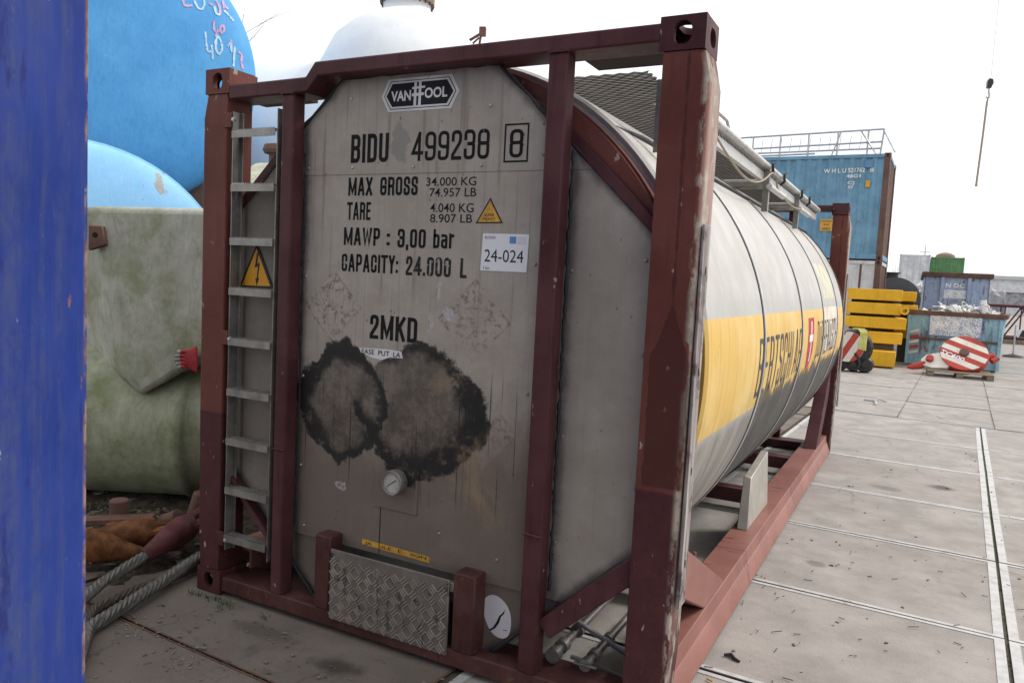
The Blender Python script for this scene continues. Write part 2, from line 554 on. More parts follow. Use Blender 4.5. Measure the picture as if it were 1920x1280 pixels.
# ------------------------------------------------------------------ ground
def concrete(name, base, steel=False):
    g = G(name)
    p = g.pos()
    big = g.noise(p, 0.55, 4, 0.6)
    mid = g.noise(p, 3.3, 6, 0.66)
    fine = g.noise(p, 42, 4, 0.7)
    grit = g.voro(p, 130)
    rt = g.rnd()
    c = g.mix(g.ss(mid, 0.28, 0.74), tuple(k * 0.74 for k in base), tuple(k * 1.16 for k in base))
    c = g.mix(g.m('MULTIPLY', g.ss(big, 0.35, 0.7), 0.35), c, tuple(k * 0.62 for k in (base[0], base[1] * 0.97, base[2] * 0.95)))
    c = g.mix(g.m('MULTIPLY', rt, 0.3), c, tuple(k * q for k, q in zip(base, (0.86, 0.82, 0.80))))
    c = g.mix(g.ss(fine, 0.62, 0.78, 0, 0.55), c, tuple(k * 0.45 for k in base))
    c = g.mix(g.ss(fine, 0.36, 0.22, 0, 0.35), c, tuple(min(1, k * 1.5) for k in base))
    c = g.mix(g.ss(g.noise(g.scale(p, (1.0, 0.5, 1)), 1.9, 7, 0.7), 0.60, 0.74, 0, 0.55), c, (0.075, 0.066, 0.06))
    c = g.mix(g.ss(g.noise(p, 2.7, 5, 0.6, 0.6), 0.66, 0.76, 0, 0.4), c, (0.21, 0.125, 0.07))
    # oil marks with their own place and outline
    x, y, z = g.xyz(p)
    w = g.m('MULTIPLY', g.m('SUBTRACT', g.noise(p, 9, 4), 0.5), 0.14)
    for (cx, cy, rx, ry, k) in ((1.12, -0.22, 0.15, 0.08, 0.8), (0.62, -0.16, 0.22, 0.07, 0.4), (2.72, 2.35, 0.08, 0.07, 0.45), (3.02, 4.75, 0.16, 0.12, 0.4), (2.55, 4.9, 0.22, 0.2, -0.35), (3.45, 5.1, 0.12, 0.12, 0.7)):
        dx = g.m('DIVIDE', g.m('SUBTRACT', x, cx), rx)
        dy = g.m('DIVIDE', g.m('SUBTRACT', y, cy), ry)
        d = g.m('ADD', g.m('SQRT', g.m('ADD', g.m('MULTIPLY', dx, dx), g.m('MULTIPLY', dy, dy))), g.m('MULTIPLY', w, 9.0))
        c = g.mix(g.ss(d, 1.1, 0.35, 0, abs(k)), c, (0.045, 0.04, 0.036) if k > 0 else (0.5, 0.49, 0.46))
    # hairline cracks and pale scuffs
    crk = g.voro(g.vec(g.m('ADD', x, g.m('MULTIPLY', g.noise(p, 5, 3), 0.35)), g.m('ADD', y, g.m('MULTIPLY', mid, 0.35)), 0.0), 0.55, 'DISTANCE_TO_EDGE')
    c = g.mix(g.m('MULTIPLY', g.ss(crk, 0.005, 0.001, 0, 0.6), g.ss(big, 0.50, 0.58)), c, (0.07, 0.062, 0.055))
    scf = g.noise(g.scale(p, (1.2, 7.0, 1)), 1.0, 6, 0.75)
    c = g.mix(g.ss(scf, 0.56, 0.72, 0, 0.28), c, tuple(min(1, k * 1.4) for k in base))
    g.bump(g.m('ADD', g.m('MULTIPLY', fine, 0.7), g.m('ADD', g.m('MULTIPLY', grit, 0.5), mid)), 0.35, 0.006)
    M[name] = g.done(c, 0.85, 0, 0.25)

g = G('skip_rust')
v = g.obj()
nz = g.noise(v, 4, 6, 0.7)
c = g.mix(g.ss(nz, 0.3, 0.7), (0.075, 0.038, 0.03), (0.16, 0.08, 0.055))
M['skip_rust'] = g.done(c, 0.8, 0.0)
concrete('concrete', (0.36, 0.332, 0.306))
concrete('concrete_soiled_shaded', (0.185, 0.158, 0.138))  # soiled left slabs, with the left foreground's shade darkened into the colour
g = G('joint_dirt')
p = g.pos()
nn = g.noise(p, 6, 5, 0.65)
c = g.mix(g.ss(nn, 0.45, 0.62), (0.10, 0.088, 0.074), (0.06, 0.075, 0.03))
g.bump(g.noise(p, 60, 4), 0.6, 0.01)
M['joint_dirt'] = g.done(c, 0.95, 0, 0.1)
g = G('edge_steel')
p = g.pos()
nn = g.noise(p, 11, 6, 0.7)
c = g.mix(g.ss(nn, 0.25, 0.65), (0.40, 0.385, 0.375), (0.56, 0.55, 0.54))
c = g.mix(g.ss(g.noise(p, 5, 6, 0.7), 0.56, 0.72, 0, 0.75), c, (0.20, 0.15, 0.12))
M['edge_steel'] = g.done(c, 0.6, 0.15, 0.4)

gr = B().add([(-600, -600, -0.010), (600, -600, -0.010), (600, 900, -0.010), (-600, 900, -0.010)], [(0, 1, 2, 3)])
ground = gr.build('ground', 'joint_dirt', smooth=False)
ground['kind'] = 'structure'
far = B().box(-60, 90, 34, 240, -0.008, -0.003).build('far_yard', 'concrete', smooth=False)
far['kind'] = 'structure'
pav = bpy.data.objects.new('pavement', None)
COL.objects.link(pav)
pav['kind'] = 'structure'
pav.location = (3.66, 1.78, 0)
pav.rotation_euler = (0, 0, R(-2.45))

slab_cache = {}
def slab(s0, s1, t0, t1, soiled=False, thin=False):
    w, h = round(s1 - s0, 3), round(t1 - t0, 3)
    key = (w, h, soiled, thin)
    e = 0.045
    if key not in slab_cache:
        b = B()
        a, d = w / 2, h / 2
        b.loft([[(-a, -d, -0.12), (a, -d, -0.12), (a, d, -0.12), (-a, d, -0.12)], [(-a, -d, -0.001), (a, -d, -0.001), (a, d, -0.001), (-a, d, -0.001)]])
        slab_cache[key] = [b, None, None]
    b = slab_cache[key]
    cx, cy = (s0 + s1) / 2, (t0 + t1) / 2
    dz = random.uniform(-0.004, 0.002)
    if b[1] is None:
        o = b[0].build('concrete_slab', 'concrete_soiled_shaded' if soiled else 'concrete', pav, smooth=False)
        f = B()
        a, d = w / 2, h / 2
        if soiled or thin:
            e = 0.012 if soiled else 0.008
        for (x0, x1, y0, y1) in ((-a, -a + e, -d, d), (a - e, a, -d, d), (-a + e, a - e, -d, -d + e * 0.62), (-a + e, a - e, d - e * 0.62, d)):
            f.box(x0, x1, y0, y1, -0.05, 0.003)
        q = f.build('steel_edge', 'skip_rust' if soiled else ('concrete' if thin else 'edge_steel'), o, smooth=False)
        b[1], b[2] = o, q
    else:
        o = b[1].copy()
        COL.objects.link(o)
        q = b[2].copy()
        COL.objects.link(q)
        q.parent = o
    o.location = (cx, cy, dz)
    o.rotation_euler = (random.uniform(-.0012, .0012), random.uniform(-.0012, .0012), random.uniform(-.003, .003))

rows_near = [-5.2, -3.85, -2.5, -1.2, 0.0, 1.32, 2.63, 4.16, 5.7, 7.42]      # row joints, measured from the grid origin
gap = 0.018
cols_near = [(-2.0, 0.0), (0.020, 2.020), (2.040, 4.040)]
for i in range(len(rows_near) - 1):
    for a, b_ in cols_near:
        slab(a, b_ - 0.0, rows_near[i] + gap / 2, rows_near[i + 1] - gap / 2)
rows_left = [-6.1, -4.2, -2.36, -0.9, 0.6, 2.1, 3.6, 5.1, 6.6, 7.42]
for i in range(len(rows_left) - 1):
    for a, b_ in ((-4.04, -2.04), (-6.08, -4.08)):
        slab(a, b_, rows_left[i] + gap / 2, rows_left[i + 1] - gap / 2, True)
rows_far = [7.45 + 1.98 * k for k in range(14)]
for i in range(len(rows_far) - 1):
    for a in (-6.98, -4.98, -2.98, -0.98, 0.18, 2.18, 4.18, 6.18, 8.18):
        w_ = 1.152 if a == -0.98 else 1.992
        slab(a, a + w_, rows_far[i] + 0.004, rows_far[i + 1] - 0.004, False, True)

# ------------------------------------------------------------------ the tank container
tank = thing('tank_container', 'maroon framed tank container with dirty grey end panel, yellow band and BIDU 499238 lettering', 'tank container')
XC, ZC, RR = 1.219, 1.325, 1.262

def plate_hole(b, w, h, hw, hh, th, fn, n=24):
    """w x h plate with a stadium hole, centre at 0,0; fn(u, v, depth)"""
    hole, outer = [], []
    r = min(hw, hh) / 2
    for k in range(n):
        t = 2 * math.pi * (k + 0.5) / n
        cx, sx = math.cos(t), math.sin(t)
        px = cx * r + (math.copysign(hw / 2 - r, cx))
        pz = sx * r + (math.copysign(hh / 2 - r, sx))
        hole.append((px, pz))
        q = max(abs(px) / (w / 2), abs(pz) / (h / 2))
        outer.append((px / q, pz / q))
    # snap nearest outer points to corners
    for sx in (-1, 1):
        for sz in (-1, 1):
            i = min(range(n), key=lambda k: (outer[k][0] - sx * w / 2) ** 2 + (outer[k][1] - sz * h / 2) ** 2)
            outer[i] = (sx * w / 2, sz * h / 2)
    rings = [[fn(u, v, th) for u, v in outer], [fn(u, v, 0) for u, v in outer], [fn(u, v, 0) for u, v in hole], [fn(u, v, th) for u, v in hole]]
    b.loft(rings, cap=False)

def casting(x0, y0, z0, sx, sy, top):
    """sx, sy: direction (+1/-1) in which the casting grows from its outer corner"""
    b = B()
    Wd, Dp, Ht = 0.162, 0.178, 0.118
    plate_hole(b, Wd, Ht, 0.064, 0.082, 0.026, lambda u, v, d: (x0 + sx * (Wd / 2 + u), y0 + sy * d, z0 + Ht / 2 + v))
    plate_hole(b, Dp - 0.027, Ht, 0.080, 0.066, 0.024, lambda u, v, d: (x0 + sx * (d + 0.001), y0 + sy * (0.0265 + (Dp - 0.027) / 2 + u), z0 + Ht / 2 + v))
    zz, dz = (z0 + Ht, -1) if top else (z0, 1)
    plate_hole(b, Wd - 0.052, Dp - 0.054, 0.064, 0.11, 0.024, lambda u, v, d: (x0 + sx * (0.026 + (Wd - 0.052) / 2 + u), y0 + sy * (0.027 + (Dp - 0.054) / 2 + v), zz + dz * (d + 0.002)))
    xi, yi = x0 + sx * Wd, y0 + sy * Dp
    ya, yb = sorted((y0 + sy * 0.0265, yi - sy * 0.021))
    b.box(min(xi, xi - sx * 0.02), max(xi, xi - sx * 0.02), ya, yb, z0 + 0.001, z0 + Ht - 0.001)
    b.box(min(x0, xi) + 0.003, max(x0, xi) - 0.003, min(yi, yi - sy * 0.02), max(yi, yi - sy * 0.02), z0 + 0.003, z0 + Ht - 0.003)
    zb = z0 + 0.002 if top else z0 + Ht - 0.022
    b.box(min(x0, xi) + 0.004, max(x0, xi) - 0.004, min(y0, yi) + 0.004, max(y0, yi) - 0.004, zb, zb + 0.02)
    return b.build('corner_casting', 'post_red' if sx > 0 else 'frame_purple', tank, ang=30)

LEN, HT, WD = 6.058, 2.591, 2.438
for yy, sy in ((0, 1), (LEN, -1)):
    for xx, sx in ((0, 1), (WD, -1)):
        casting(xx, yy, 0, sx, sy, False)
        casting(xx, yy, HT - 0.118, sx, sy, True)

def corner_post(xo, sx, y0, sy):
    sec = [(0.118, 0.0), (0.30, -0.012), (0.9, -0.02), (2.36, -0.025), (2.473, 0.0)]
    rings = []
    for z, off in sec:
        a, b_ = xo + sx * off, xo + sx * 0.148
        c0, c1 = y0 + sy * 0.004, y0 + sy * 0.162
        k = 0.016
        rings.append([(a + sx * k, c0, z), (b_, c0, z), (b_, c1, z), (a, c1, z), (a, c0 + sy * k, z)])
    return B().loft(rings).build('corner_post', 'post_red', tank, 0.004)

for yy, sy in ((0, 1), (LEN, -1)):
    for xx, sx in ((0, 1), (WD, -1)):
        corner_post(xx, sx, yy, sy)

XZ = lambda y: (lambda u, v, w: (u, y + w, v))
def end_frame(y0, sy):
    fn = lambda u, v, w: (u, y0 + sy * w, v)
    rail = [(0.158, 2.442), (0.652, 2.442), (0.715, 2.508), (2.28, 2.508), (2.28, 2.572), (0.692, 2.574), (0.640, 2.512), (0.158, 2.510)]
    B().prism(rail, 0.0, 0.15, fn).build('top_end_rail', 'frame_purple', tank, 0.008, seg=2)
    B().prism([(0.164, 0.018), (2.274, 0.018), (2.274, 0.094), (0.164, 0.094)], 0.006, 0.2, fn).build('bottom_end_rail', 'frame_rusty', tank, 0.006)
    for a, b_, t in ((0.500, 0.572, 2.445), (1.847, 1.927, 2.510)):
        B().prism([(a, 0.092), (b_, 0.092), (b_, t), (a, t)], 0.003, 0.08, fn).build('inner_post', 'frame_purple', tank, 0.008, seg=2)
    # deep shelf behind the right part of the rail, and braces in the corners
    B().prism([(1.93, 2.512), (2.30, 2.512), (2.30, 2.53), (1.93, 2.53)], 0.152, 0.30, fn).build('rail_web', 'web_shaded', tank)
    B().prism([(0.16, 2.455), (0.50, 2.455), (0.50, 2.475), (0.16, 2.475)], 0.152, 0.24, fn).build('rail_web', 'web_shaded', tank)
end_frame(0.0, 1)
end_frame(LEN, -1)
# weld beads where the inner posts meet the rails, and half-way splice welds
wb = B()
for x0, x1, z in ((0.496, 0.576, 2.444), (1.843, 1.931, 2.509), (0.497, 0.575, 0.80), (1.844, 1.930, 0.66)):
    wb.tube([(x0 + (x1 - x0) * k / 12, -0.001 + random.uniform(-.001, .001), z + random.uniform(-.0025, .0025)) for k in range(13)], 0.0045, 6)
build_each(wb, 'weld_bead', 'frame_purple', tank)

# octagonal end cladding
OCT = [(0.79, 2.512), (1.588, 2.512), (2.295, 1.832), (2.295, 0.655), (1.66, 0.072), (0.735, 0.072), (0.128, 0.66), (0.128, 1.905)]
def clip(poly, z, keep_above):
    out = []
    for i in range(len(poly)):
        a, b_ = poly[i], poly[(i + 1) % len(poly)]
        ia, ib = (a[1] >= z) == keep_above, (b_[1] >= z) == keep_above
        if ia:
            out.append(a)
        if ia != ib:
            t = (z - a[1]) / (b_[1] - a[1])
            out.append((a[0] + t * (b_[0] - a[0]), z))
    return out

# --- dirty stainless cladding with marks that have their own outlines
g = G('end_cladding')
v = g.obj()
x, y, z = g.xyz(v)
n_big = g.noise(v, 1.7, 5, 0.6)
n_mid = g.noise(v, 7.5, 6, 0.66)
n_fine = g.noise(v, 55, 4, 0.7)
brush = g.noise(g.scale(v, (150, 150, 3.0)), 1.0, 3, 0.6)
c = g.mix(g.ss(n_mid, 0.25, 0.78), (0.345, 0.302, 0.258), (0.44, 0.395, 0.345))
c = g.mix(g.m('MULTIPLY', g.ss(brush, 0.35, 0.75), 0.25), c, (0.30, 0.28, 0.26))
# brown road film plus painted-in shade on the lower half, ragged upper edge
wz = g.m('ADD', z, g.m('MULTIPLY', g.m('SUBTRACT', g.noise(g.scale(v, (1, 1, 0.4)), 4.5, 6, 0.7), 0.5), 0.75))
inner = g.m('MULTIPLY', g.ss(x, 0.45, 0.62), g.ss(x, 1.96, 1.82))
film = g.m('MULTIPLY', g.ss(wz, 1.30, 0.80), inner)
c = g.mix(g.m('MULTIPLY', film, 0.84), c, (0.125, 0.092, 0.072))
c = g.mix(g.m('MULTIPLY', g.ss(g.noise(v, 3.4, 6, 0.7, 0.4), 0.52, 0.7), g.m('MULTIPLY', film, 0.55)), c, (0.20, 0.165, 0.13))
# runs
run = g.noise(g.scale(v, (34, 34, 1.1)), 1.0, 4, 0.6)
c = g.mix(g.m('MULTIPLY', g.ss(run, 0.55, 0.72), g.m('ADD', 0.14, g.m('MULTIPLY', inner, 0.36))), c, (0.16, 0.115, 0.082))
run2 = g.noise(g.scale(v, (75, 75, 0.7)), 1.0, 3, 0.6)
c = g.mix(g.m('MULTIPLY', g.ss(run2, 0.62, 0.74), g.m('ADD', 0.08, g.m('MULTIPLY', inner, 0.27))), c, (0.09, 0.075, 0.065))
c = g.mix(g.m('MULTIPLY', g.ss(x, 0.50, 0.46), g.ss(g.noise(v, 3.0, 6, 0.7), 0.25, 0.6, 0.45, 0.8)), c, (0.14, 0.12, 0.10))
c = g.mix(g.m('MULTIPLY', g.ss(x, 1.93, 1.95), g.ss(g.noise(v, 2.2, 6, 0.7), 0.3, 0.7, 0.15, 0.5)), c, (0.20, 0.175, 0.145))
# black grime bled from the sealant along the cut edges and posts
gn = g.m('MULTIPLY', g.m('SUBTRACT', n_mid, 0.5), 0.05)
dmin = None
for (x1, z1, x2, z2) in ((1.588, 2.512, 2.295, 1.832), (2.295, 0.655, 1.66, 0.072), (0.735, 0.072, 0.128, 0.66), (0.128, 1.905, 0.79, 2.512), (1.934, 2.3, 1.934, 0.2), (0.577, 0.2, 0.577, 2.3)):
    ll = math.hypot(x2 - x1, z2 - z1)
    nx, nz = (z2 - z1) / ll, -(x2 - x1) / ll
    dd_ = g.m('ABSOLUTE', g.m('ADD', g.m('ADD', g.m('MULTIPLY', x, nx), g.m('MULTIPLY', z, nz)), -(x1 * nx + z1 * nz)))
    dmin = dd_ if dmin is None else g.m('MINIMUM', dmin, dd_)
c = g.mix(g.ss(g.m('ADD', dmin, gn), 0.045, 0.004, 0, 0.75), c, (0.05, 0.047, 0.046))
def warp(amp, sc):
    a = g.m('MULTIPLY', g.m('SUBTRACT', g.noise(v, sc, 5, 0.68), 0.5), amp)
    b_ = g.m('MULTIPLY', g.m('SUBTRACT', g.noise(g.scale(v, (-1, 1, 1)), sc * 1.1, 5, 0.68), 0.5), amp)
    return g.m('ADD', x, a), g.m('ADD', z, b_)
sx_, sz_ = warp(0.20, 5.0)
def diamond(cx, cz, rx, rz, mixl=0.5):
    dx = g.m('ABSOLUTE', g.m('DIVIDE', g.m('SUBTRACT', sx_, cx), rx))
    dz = g.m('ABSOLUTE', g.m('DIVIDE', g.m('SUBTRACT', sz_, cz), rz))
    l1 = g.m('ADD', dx, dz)
    l2 = g.m('SQRT', g.m('ADD', g.m('MULTIPLY', dx, dx), g.m('MULTIPLY', dz, dz)))
    return g.m('ADD', g.m('MULTIPLY', l1, mixl * 0.8), g.m('MULTIPLY', l2, 1 - mixl))
# ghosts of old placards: scratched, rust freckled diamonds
for (cx, cz, r_) in ((0.765, 1.49, 0.172), (1.525, 1.475, 0.178), (1.60, 1.02, 0.16)):
    l1 = g.m('ADD', g.m('ABSOLUTE', g.m('SUBTRACT', x, cx)), g.m('ABSOLUTE', g.m('SUBTRACT', z, cz)))
    inside = g.ss(l1, r_ + 0.004, r_ - 0.006)
    edge = g.m('MULTIPLY', inside, g.ss(l1, r_ - 0.022, r_ - 0.004))
    frek = g.ss(g.noise(v, 34, 6, 0.78), 0.50, 0.60)
    c = g.mix(g.m('MULTIPLY', inside, 0.14), c, (0.48, 0.46, 0.43))
    c = g.mix(g.m('MULTIPLY', g.m('MULTIPLY', inside, frek), g.ss(n_big, 0.3, 0.6, 0.25, 0.75)), c, (0.155, 0.095, 0.06))
    c = g.mix(g.m('MULTIPLY', g.m('MULTIPLY', edge, g.ss(n_mid, 0.45, 0.6)), 0.5), c, (0.19, 0.14, 0.1))
ink = None
core = None
for (cx, cz, rx, rz, ox, oz, r_in) in ((0.825, 1.055, 0.25, 0.28, 0.02, -0.01, 0.62), (1.265, 1.045, 0.335, 0.30, -0.055, 0.035, 0.66)):
    d = diamond(cx, cz, rx, rz)
    di = diamond(cx + ox, cz + oz, rx, rz)
    di = g.m('ADD', di, g.m('MULTIPLY', g.m('SUBTRACT', g.noise(v, 3.7, 4, 0.6), 0.5), 0.55))
    ring = g.m('MULTIPLY', g.ss(d, 1.03, 0.965), g.ss(di, r_in - 0.02, r_in + 0.17, 0.05, 1.0))
    body = g.ss(d, 1.02, 0.92)
    ink = ring if ink is None else g.m('MAXIMUM', ink, ring)
    core = body if core is None else g.m('MAXIMUM', core, body)
c = g.mix(g.m('MULTIPLY', core, 0.80), c, g.mix(g.ss(g.m('ADD', g.noise(v, 9, 8, 0.78), g.m('MULTIPLY', g.m('SUBTRACT', run2, 0.5), 0.10)), 0.38, 0.62), (0.045, 0.036, 0.030), (0.165, 0.130, 0.104)))
patchy = g.ss(g.noise(v, 12, 8, 0.80), 0.34, 0.45)
c = g.mix(g.m('MULTIPLY', g.m('MULTIPLY', ink, patchy), 0.95), c, (0.012, 0.0115, 0.0125))
# scratches through the soot
scr = g.m('MULTIPLY', g.ss(g.noise(g.scale(v, (1.0, 1, 1.0)), 7, 6, 0.8, 3.0), 0.64, 0.67), core)
c = g.mix(g.m('MULTIPLY', scr, 0.4), c, (0.27, 0.24, 0.2))
# tar drips below the stain
drip = g.m('MULTIPLY', g.ss(g.noise(g.scale(v, (60, 60, 0.9)), 1.0, 2, 0.4), 0.635, 0.67), g.m('MULTIPLY', g.m('MULTIPLY', g.ss(z, 0.62, 0.8), g.ss(z, 1.3, 1.15)), inner))
c = g.mix(g.m('MULTIPLY', drip, 0.85), c, (0.02, 0.018, 0.018))
och = g.m('MULTIPLY', g.ss(g.noise(v, 4.2, 6, 0.7, 0.5), 0.47, 0.66), g.m('MULTIPLY', g.m('MULTIPLY', g.ss(x, 1.2, 1.45), g.ss(x, 1.85, 1.7)), g.m('MULTIPLY', g.ss(z, 0.5, 0.75), g.ss(z, 1.5, 1.25))))
c = g.mix(g.m('MULTIPLY', och, 0.6), c, (0.30, 0.215, 0.13))
# bright scrapes
for (cx, cz, rx, rz) in ((1.405, 1.47, 0.032, 0.022), (1.34, 1.57, 0.010, 0.03), (0.852, 0.665, 0.02, 0.015), (1.30, 1.44, 0.008, 0.025)):
    dx = g.m('DIVIDE', g.m('SUBTRACT', sx_, cx), rx * 1.5)
    dz = g.m('DIVIDE', g.m('SUBTRACT', sz_, cz), rz * 1.5)
    d = g.m('SQRT', g.m('ADD', g.m('MULTIPLY', dx, dx), g.m('MULTIPLY', dz, dz)))
    c = g.mix(g.m('MULTIPLY', g.ss(d, 1.0, 0.75, 0, 0.6), g.ss(n_fine, 0.35, 0.6)), c, (0.55, 0.55, 0.57))
# painted-out smudge beside the number
dx = g.m('DIVIDE', g.m('SUBTRACT', sx_, 1.125), 0.042)
dz = g.m('DIVIDE', g.m('SUBTRACT', sz_, 2.205), 0.085)
d = g.m('SQRT', g.m('ADD', g.m('MULTIPLY', dx, dx), g.m('MULTIPLY', dz, dz)))
c = g.mix(g.ss(d, 1.1, 0.8, 0, 0.5), c, (0.16, 0.16, 0.165))
# rust freckles
spk = g.voro(g.scale(v, (1, 1, 0.8)), 17)
spm = g.m('MULTIPLY', g.ss(spk, 0.11, 0.05), g.ss(g.noise(v, 5, 3), 0.42, 0.62))
c = g.mix(g.m('MULTIPLY', spm, 0.8), c, (0.085, 0.05, 0.032))
spk2 = g.voro(v, 55)
c = g.mix(g.m('MULTIPLY', g.ss(spk2, 0.16, 0.08), g.m('MULTIPLY', g.ss(n_mid, 0.5, 0.7), 0.6)), c, (0.11, 0.07, 0.05))
g.bump(g.m('ADD', g.m('MULTIPLY', n_big, 3.0), g.m('MULTIPLY', n_fine, 0.25)), 0.16, 0.02)
M['end_cladding'] = g.done(c, g.m('ADD', 0.40, g.m('MULTIPLY', n_mid, 0.25)), 0.0, 0.3)

fnP = lambda y0: (lambda u, v, w: (u, y0 + w, v))
main = clip(clip(OCT, 2.092, False), 0.384, True)
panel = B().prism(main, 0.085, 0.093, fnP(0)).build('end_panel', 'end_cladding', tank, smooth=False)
panel['label'] = 'dirty stainless octagonal end panel with black tar stains and worn lettering'
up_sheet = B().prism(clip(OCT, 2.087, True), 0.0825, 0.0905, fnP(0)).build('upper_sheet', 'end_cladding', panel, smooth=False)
low = clip(OCT, 0.381, False)
def clipx(poly, xx, keep_left):
    sw = [(q[1], q[0]) for q in poly]
    return [(b_, a) for a, b_ in clip(sw, xx, not keep_left)]
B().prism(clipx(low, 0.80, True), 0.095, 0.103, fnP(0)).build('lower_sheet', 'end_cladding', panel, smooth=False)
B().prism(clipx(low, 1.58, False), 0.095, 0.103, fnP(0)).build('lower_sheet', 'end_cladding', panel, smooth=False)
# sealant bead round the octagon and beside the inner posts
sb = B()
pts = [Vector((q[0], 0.086, q[1])) for q in OCT]
for i in range(len(pts)):
    a, b_ = pts[i], pts[(i + 1) % len(pts)]
    if a.z < 0.1 and b_.z < 0.1:
        continue
    n_ = max(2, int((b_ - a).length / 0.05))
    sb.tube([a.lerp(b_, k / n_) + Vector((random.uniform(-.003, .003), random.uniform(-.002, .001), random.uniform(-.003, .003))) for k in range(n_ + 1)], [random.uniform(0.006, 0.011) for _ in range(n_ + 1)], 6)
for xx in (0.577, 1.934):
    sb.tube([(xx + random.uniform(-.002, .003), 0.088, (0.42 if xx < 1.0 or xx > 1.9 else 0.42) + k * 0.019) for k in range(94)], [random.uniform(0.005, 0.011) for _ in range(94)], 6)
build_each(sb, 'sealant', 'rubber', panel)
# bolts / rivets
rv = B()
for (xx, zz) in ((0.86, 2.118), (1.19, 2.115), (1.53, 2.113), (0.60, 2.12), (0.60, 1.62), (0.60, 1.15), (1.79, 1.2), (1.795, 1.72), (1.955, 1.7), (1.955, 1.05), (1.95, 0.62), (2.26, 1.4), (2.25, 1.75), (2.26, 0.9), (1.40, 0.545), (1.69, 0.49), (0.63, 0.43), (0.60, 0.72), (1.25, 2.49), (1.56, 2.35), (0.84, 2.42), (1.05, 0.61), (1.05, 0.79), (1.275, 0.79), (1.275, 0.615)):
    yy = 0.0825 if zz > 2.09 else 0.085
    rv.lathe([(0.0001, -0.005), (0.005, -0.0045), (0.0075, -0.001), (0.0075, 0.002)], 10, lambda a, b_, h, xx=xx, zz=zz, yy=yy: (xx + a, yy + h, zz + b_))
build_each(rv, 'rivet', 'stainless', panel)
# little access plate round the gauge
B().box(1.045, 1.282, 0.080, 0.0848, 0.602, 0.803).build('gauge_plate', 'end_cladding', panel, 0.002)
B().box(1.080, 1.084, 0.0838, 0.0852, 0.386, 0.60).build('sheet_joint', 'dark', panel, smooth=False)
# pressure gauge
ga = B().lathe([(0.054, 0.03), (0.056, 0.0), (0.056, -0.024), (0.052, -0.030), (0.046, -0.029), (0.045, -0.022), (0.0001, -0.022)], 40, lambda a, b_, h: (1.172 + a, 0.052 + h + 0.012, 0.738 + b_)).build('pressure_gauge', 'rung_steel', tank)
B().lathe([(0.0449, -0.0225), (0.0001, -0.0226)], 36, lambda a, b_, h: (1.172 + a, 0.052 + h + 0.0110, 0.738 + b_)).build('dial', 'dial_face', ga)
mk = B()
for k in range(17):
    t = R(225 - k * 270 / 16)
    p0 = Vector((1.172 + 0.036 * math.cos(t), 0.0398, 0.738 + 0.036 * math.sin(t)))
    mk.obox(p0, 0.008 if k % 4 == 0 else 0.005, 0.0006, 0.0016, Matrix.Rotation(-t, 3, 'Y'))
build_each(mk, 'scale_mark', 'print_black', ga, smooth=False)
B().obox((1.172, 0.0392, 0.738), 0.058, 0.0008, 0.003, Matrix.Rotation(R(-36), 3, 'Y')).build('needle', 'print_black', ga, smooth=False)

# lettering, all on the cladding
TY, TYU = 0.0842, 0.0817
def big(body, x0, x1, z0, z1, mat='ink', t=0.078):
    yy = TYU if z0 > 2.09 else TY
    return stroke_text(body, x0, x1, z0, z1, mat, panel, lambda u, v, w: (u, yy - w, v), t)
def lab(body, x0, x1, z0, z1, mat='ink', bold=0.03, y=None):
    yy = y if y is not None else (TYU if z0 > 2.09 else TY)
    text_on(body, x0, x1, z0, z1, mat, panel, lambda u, v: (u, yy, v), bold)
big('BIDU', 0.847, 1.056, 2.137, 2.262)
big('499238', 1.178, 1.562, 2.137, 2.258, t=0.060)
big('8', 1.655, 1.716, 2.138, 2.250, t=0.060)
fr = B()
for (a, b_, c0, c1) in ((1.630, 1.740, 2.265, 2.272), (1.630, 1.740, 2.120, 2.127), (1.630, 1.637, 2.1275, 2.2645), (1.733, 1.740, 2.1275, 2.2645)):
    fr.box(a, b_, TYU - 0.0003, TYU, c0, c1)
fr.build('number_frame', 'ink', panel, smooth=False)
big('MAX  GROSS', 0.837, 1.216, 1.993, 2.073)
lab('34.000 KG', 1.259, 1.507, 2.031, 2.067, 'ink_thin', 0.006)
lab('74.957 LB', 1.278, 1.509, 1.986, 2.022, 'ink_thin', 0.006)
big('TARE', 0.835, 0.968, 1.885, 1.964)
lab('4.040 KG', 1.284, 1.500, 1.921, 1.959, 'ink_thin', 0.006)
lab('8.907 LB', 1.286, 1.495, 1.878, 1.914, 'ink_thin', 0.006)
big('MAWP', 0.820, 1.024, 1.772, 1.851)
big(':', 1.062, 1.078, 1.772, 1.851)
big('3,00', 1.120, 1.268, 1.768, 1.849)
big('bar', 1.307, 1.411, 1.770, 1.850)
big('CAPACITY:', 0.812, 1.128, 1.653, 1.733)
big('24.000  L', 1.170, 1.480, 1.650, 1.732, 'ink_faded')
big('2MKD', 0.986, 1.243, 1.359, 1.467)
# worn strip above the stain
poly_sheet('worn_strip', [(0.93, 1.312), (1.10, 1.318), (1.165, 1.314), (1.172, 1.285), (1.10, 1.283), (1.06, 1.268), (1.00, 1.275), (0.94, 1.293)], 'sheet_white', panel, lambda u, v, w: (u, 0.0838 + w, v))
lab('EASE  PUT  LA', 0.945, 1.16, 1.287, 1.310, 'ink_thin', 0.012, 0.0833)
